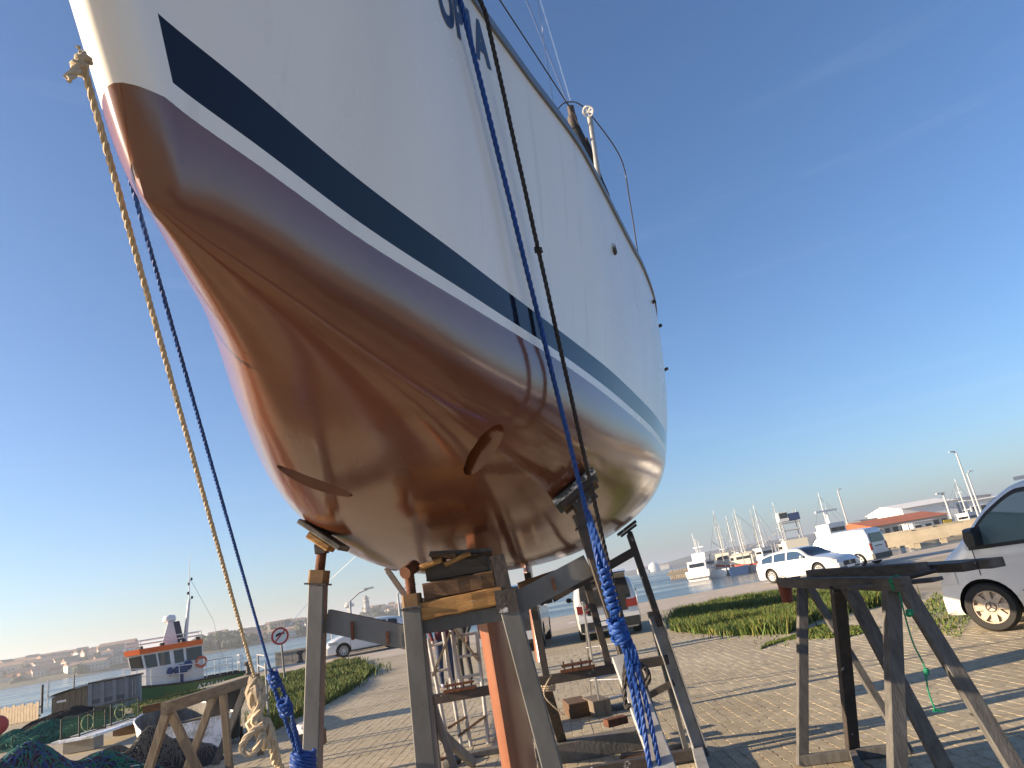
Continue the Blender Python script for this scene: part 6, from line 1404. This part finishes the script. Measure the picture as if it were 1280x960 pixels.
hall('white terrace block on the skyline behind the near van roof', 1222, 1310, 185, 0, 5.0, .5, WHITE, mat('white_roof', (.75, .74, .70)), 8)
hall('small white kiosk with two windows in front of the orange roofed hall', 1142, 1165, 135, 0, 2.0, .1, WHITE, WHITE, 2, depth=4)
sheet_q = kind(sheet('far_quay', [(64, 126), (160, 116), (260, 150), (260, 420), (110, 420), (84, 190)], -.3, 3.5, mat('far_quay_concrete', (.34, .30, .24), .9, 0, (.26, .23, .18), .2, .7)), 'structure')
# ---- far shore: terrain strips and towns
HILL = mat('far_scrub', (.09, .09, .055), .95, 0, (.15, .125, .08), .02, .7)
def shore(name, pts, depth, m_=HILL):
    mb = MB(); rows = []; rnd = random.Random(len(pts))
    for i, (px, y, h_) in enumerate(pts):
        p = P(px, 853 - .172 * px, y); d = Vector((p.x, p.y, 0)).normalized()
        rows.append([Vector((p.x, p.y, -2.3)) - d * 10, Vector((p.x, p.y, -1.0)), Vector((p.x, p.y, -1.0)) + d * depth * .25 + Vector((0, 0, h_ * .45)), Vector((p.x, p.y, -1)) + d * depth * .6 + Vector((0, 0, h_ * .9)), Vector((p.x, p.y, -1)) + d * depth + Vector((0, 0, h_)), Vector((p.x, p.y, -3)) + d * depth * 1.6])
    mb.grid(rows); return kind(mb.build(name, m_, None, 60), 'structure')
shore('far_shore', [(-420, 300, 8), (-200, 330, 9), (-60, 360, 8), (0, 370, 9), (80, 380, 10), (155, 395, 10), (200, 400, 8), (250, 405, 7), (300, 415, 7), (350, 425, 7), (400, 440, 7), (450, 520, 8), (490, 600, 9), (560, 640, 9), (640, 720, 6), (720, 900, 2)], 160)
shore('far_hills', [(700, 1500, 4), (780, 1400, 10), (815, 1350, 12), (835, 1300, 14), (870, 1300, 22), (920, 1300, 24), (1000, 1300, 22), (1120, 1300, 20), (1300, 1300, 20), (1500, 1300, 20)], 400, mat('far_wood', (.05, .06, .045), .95, 0, (.09, .09, .06), .01, .7))
HC = [mat('house_wall_a', (.52, .47, .40), .85), mat('house_wall_b', (.44, .36, .28), .85), mat('house_wall_c', (.60, .58, .54), .85), mat('house_wall_d', (.38, .33, .29), .85)]
HR = [mat('house_roof_a', (.30, .14, .085), .85), mat('house_roof_b', (.22, .16, .13), .85), mat('house_roof_c', (.34, .22, .16), .85)]
def house_mesh(w_, d_, h_, rh, wi, ri):
    mb = MB(); mb.box((0, 0, h_ / 2), (w_, d_, h_), None, 0); mb.prism([(-d_ / 2 - .3, 0), (0, rh), (d_ / 2 + .3, 0)], (-w_ / 2 - .3, 0, h_ + .01), (0, 1, 0), (0, 0, 1), (1, 0, 0), w_ + .6, 1)
    nw = max(2, int(w_ / 3)); fl_ = max(1, int(h_ / 2.9))
    for f in range(fl_):
        for k in range(nw): mb.box((-w_ / 2 + w_ * (k + .5) / nw, -d_ / 2 - .01, 1.6 + f * 2.9), (1.1, .06, 1.3), None, 2)
    return mb.mesh('house', [HC[wi], HR[ri], GLASS])
hm_ = [house_mesh(12, 9, 5.5, 2.2, 0, 0), house_mesh(9, 8, 6.5, 2.5, 1, 1), house_mesh(18, 10, 6.5, 2.2, 2, 2), house_mesh(8, 8, 4.5, 2.4, 3, 0), house_mesh(30, 10, 7.5, 2.4, 0, 2), house_mesh(10, 9, 8.5, 2., 2, 1)]
rnd = random.Random(21)
def terr(y, y0, h_):
    t = min(1, max(0, (y - y0) / 160)); k = [(0, 0), (.25, .45), (.6, .9), (1, 1)]
    for (a_, b_), (c_, d_) in zip(k, k[1:]):
        if t <= c_: return -1.2 + h_ * (b_ + (d_ - b_) * (t - a_) / (c_ - a_))
    return h_ - 1.2
HT = ['wide terracotta roofed house', 'tall narrow brown house', 'long pale house with tan roof', 'small grey brown cottage', 'long pale apartment row', 'tall pale house with brown roof']
def town(pxs, y0, y1, zfn, n, grp, lab, pick=None, sc=.62):
    for k in range(n):
        px = rnd.uniform(*pxs); y = rnd.uniform(y0, y1); p = P(px, 853 - .172 * px, y); ti = rnd.choice(pick or range(6)); o = bpy.data.objects.new('house', hm_[ti]); COL.objects.link(o)
        o.location = (p.x, p.y, zfn(y)); o.scale = (sc, sc, sc * rnd.uniform(.85, 1.15)); o.rotation_euler = (0, 0, math.atan2(-p.x, p.y) + rnd.uniform(-.5, .5)); tag(o, HT[ti] + ' ' + lab, 'house', HT[ti] + 's ' + grp)
town((-60, 158), 388, 415, lambda y: terr(y, 385, 9.5), 46, 'on the far left waterfront', 'on the waterfront row of the far left town')
town((-60, 158), 425, 540, lambda y: terr(y, 385, 9.5), 84, 'on the far left slope', 'on the upper row of the far left town', (0, 2, 4, 4, 5), .72)
town((245, 400), 430, 540, lambda y: terr(y, 428, 7), 60, 'behind the road sign', 'of the far town behind the round road sign')
town((455, 540), 610, 740, lambda y: terr(y, 605, 8.5), 44, 'around the lighthouse', 'of the far town around the lighthouse')
town((800, 850), 1250, 1300, lambda y: -1, 5, 'left of the pier', 'on the far skyline left of the pier', (2, 4), 1.)
# trees of the far shore: leafy clumps, one mass
mb = MB()
for k in range(260):
    seg = rnd.choice(((-60, 158, 385, 480), (240, 300, 410, 470), (300, 410, 430, 480), (455, 545, 600, 700)))
    px = rnd.uniform(seg[0], seg[1]); y = rnd.uniform(seg[2], seg[3]); p = P(px, 853 - .172 * px, y); hh = rnd.uniform(2.5, 6)
    for q in range(5): mb.blob((p.x + rnd.gauss(0, 2), p.y + rnd.gauss(0, 2), terr(y, seg[2] - 4, 8.5) + hh * rnd.uniform(.2, .8)), rnd.uniform(1.2, 2.6), 7, .3, k * 7 + q)
far_t = mb.build('far_trees', mat('far_foliage', (.05, .065, .035), .9, 0, (.08, .09, .05), .05, .7)); kind(far_t, 'stuff'); tag(far_t, 'dark trees scattered among the far shore houses', 'trees')
# tower block, lighthouse, water tower
def tower(name, label, cat, px, py_top, y, build):
    t = P(px, py_top, y); root = thing(name, label, cat, (t.x, t.y, 0)); build(root, t.z); return root
def tb_(root, h):
    mb = MB(); mb.box((0, 0, h / 2), (9.2, 10, h)); mb.build('tower', mat('grey_tower_wall', (.20, .19, .175), .85), root); mb = MB(); mb.box((-5.6, 1, h * .42), (2.4, 8, h * .84)); mb.build('stair_tower', mat('pale_tower_wall', (.6, .55, .48), .85), root)
    for f in range(3):
        for k in range(4): mb = MB(); mb.box((-3.3 + k * 2.2, -5.02, h * (.3 + .25 * f)), (1.1, .08, h * .1)); mb.build('window', GLASS, root)
tower('apartment_tower', 'grey square apartment tower on the far shore behind the road sign', 'building', 350, 776, 440, tb_)
def lh(root, h):
    mb = MB(); mb.lathe((0, 0, 0), (0, 0, 1), [(3.6, 0), (2.9, h * .35), (2.2, h * .86)], 16); mb.build('tower', mat('lighthouse_wall', (.42, .40, .38), .8), root, 40)
    mb = MB(); mb.lathe((0, 0, h * .86), (0, 0, 1), [(3.0, 0), (3.0, .8), (1.5, .8), (1.5, h * .1), (1.9, h * .1), (0, h * .14)], 16); mb.build('lantern', mat('lighthouse_lantern', (.3, .26, .25), .6), root, 40)
    for k in range(3): mb = MB(); mb.lathe((0, 0, h * (.2 + .25 * k)), (0, 0, 1), [(3.35 - .35 * k, 0), (3.25 - .35 * k, 1.5)], 16); mb.build('painted_band', mat('band_grey', (.25, .22, .22), .8), root, 40)
tower('lighthouse', 'slim grey lighthouse on the far shore between two street lamps', 'lighthouse', 457, 744, 640, lh)
def wt(root, h):
    mb = MB(); mb.lathe((0, 0, 0), (0, 0, 1), [(1.8, 0), (1.3, h * .72)], 14); mb.build('shaft', mat('water_tower_wall', (.45, .45, .45), .8), root, 40)
    mb = MB(); mb.lathe((0, 0, h * .72), (0, 0, 1), [(1.3, 0), (4.2, h * .06), (4.2, h * .16), (2.8, h * .18), (2.8, h * .26), (0, h * .28)], 16); mb.build('tank', mat('water_tower_wall', (.45, .45, .45)), root, 40)
tower('water_tower', 'pale mushroom shaped water tower left of the lighthouse', 'water tower', 436, 752, 600, wt)
def dome(root, h):
    mb = MB(); mb.lathe((0, 0, -1), (0, 0, 1), [(9, 0), (9, h * .4), (7, h * .8), (0, h * 1.1)], 18); mb.build('shell', WHITE, root, 40)
    mb = MB(); mb.box((-18, 0, 1.5), (16, 10, 5)); mb.build('annex', WHITE, root)
tower('storage_dome', 'tiny white storage dome on the skyline left of the pile pier', 'building', 816, 702, 1100, dome)
c = P(415, 800, 46); rb_ = thing('moored_boat', 'small red boat in the water behind the white hatchback nose', 'boat', (c.x, 48, -2), R(10)); rows = skiff_hull(4.2, 1.6, 1.2); mb = MB(); mb.grid([[p + Vector((-2, 0, .3)) for p in r] for r in rows]); mb.add([p + Vector((-2, 0, .3)) for p in rows[0]], [tuple(range(7))]); mb.build('hull', mat('boat_red', (.40, .04, .035), .5), rb_, 40)
mb = MB(); mb.box((-.6, 0, 1.9), (1.3, 1.1, 1.0)); mb.build('cabin', mat('boat_red', (.40, .04, .035)), rb_); mb = MB(); mb.tube([(-.6, 0, 2.4), (-.6, 0, 3.6)], .04, 6); mb.build('mast', WHITE, rb_)

# ---- the air
hz = MB(); hz.box((0, 4200, 21), (14400, 9900, 54)); hzo = hz.build('haze', []); kind(hzo, 'stuff')
HM = bpy.data.materials.new('haze_air'); HM.use_nodes = True; ht = HM.node_tree; ht.nodes.clear(); ov = ht.nodes.new('ShaderNodeOutputMaterial'); pv = ht.nodes.new('ShaderNodeVolumePrincipled')
pv.inputs['Color'].default_value = (.86, .92, 1, 1); pv.inputs['Density'].default_value = .00055; pv.inputs['Anisotropy'].default_value = .35
ht.links.new(pv.outputs[0], ov.inputs['Volume']); hzo.data.materials.clear(); hzo.data.materials.append(HM)
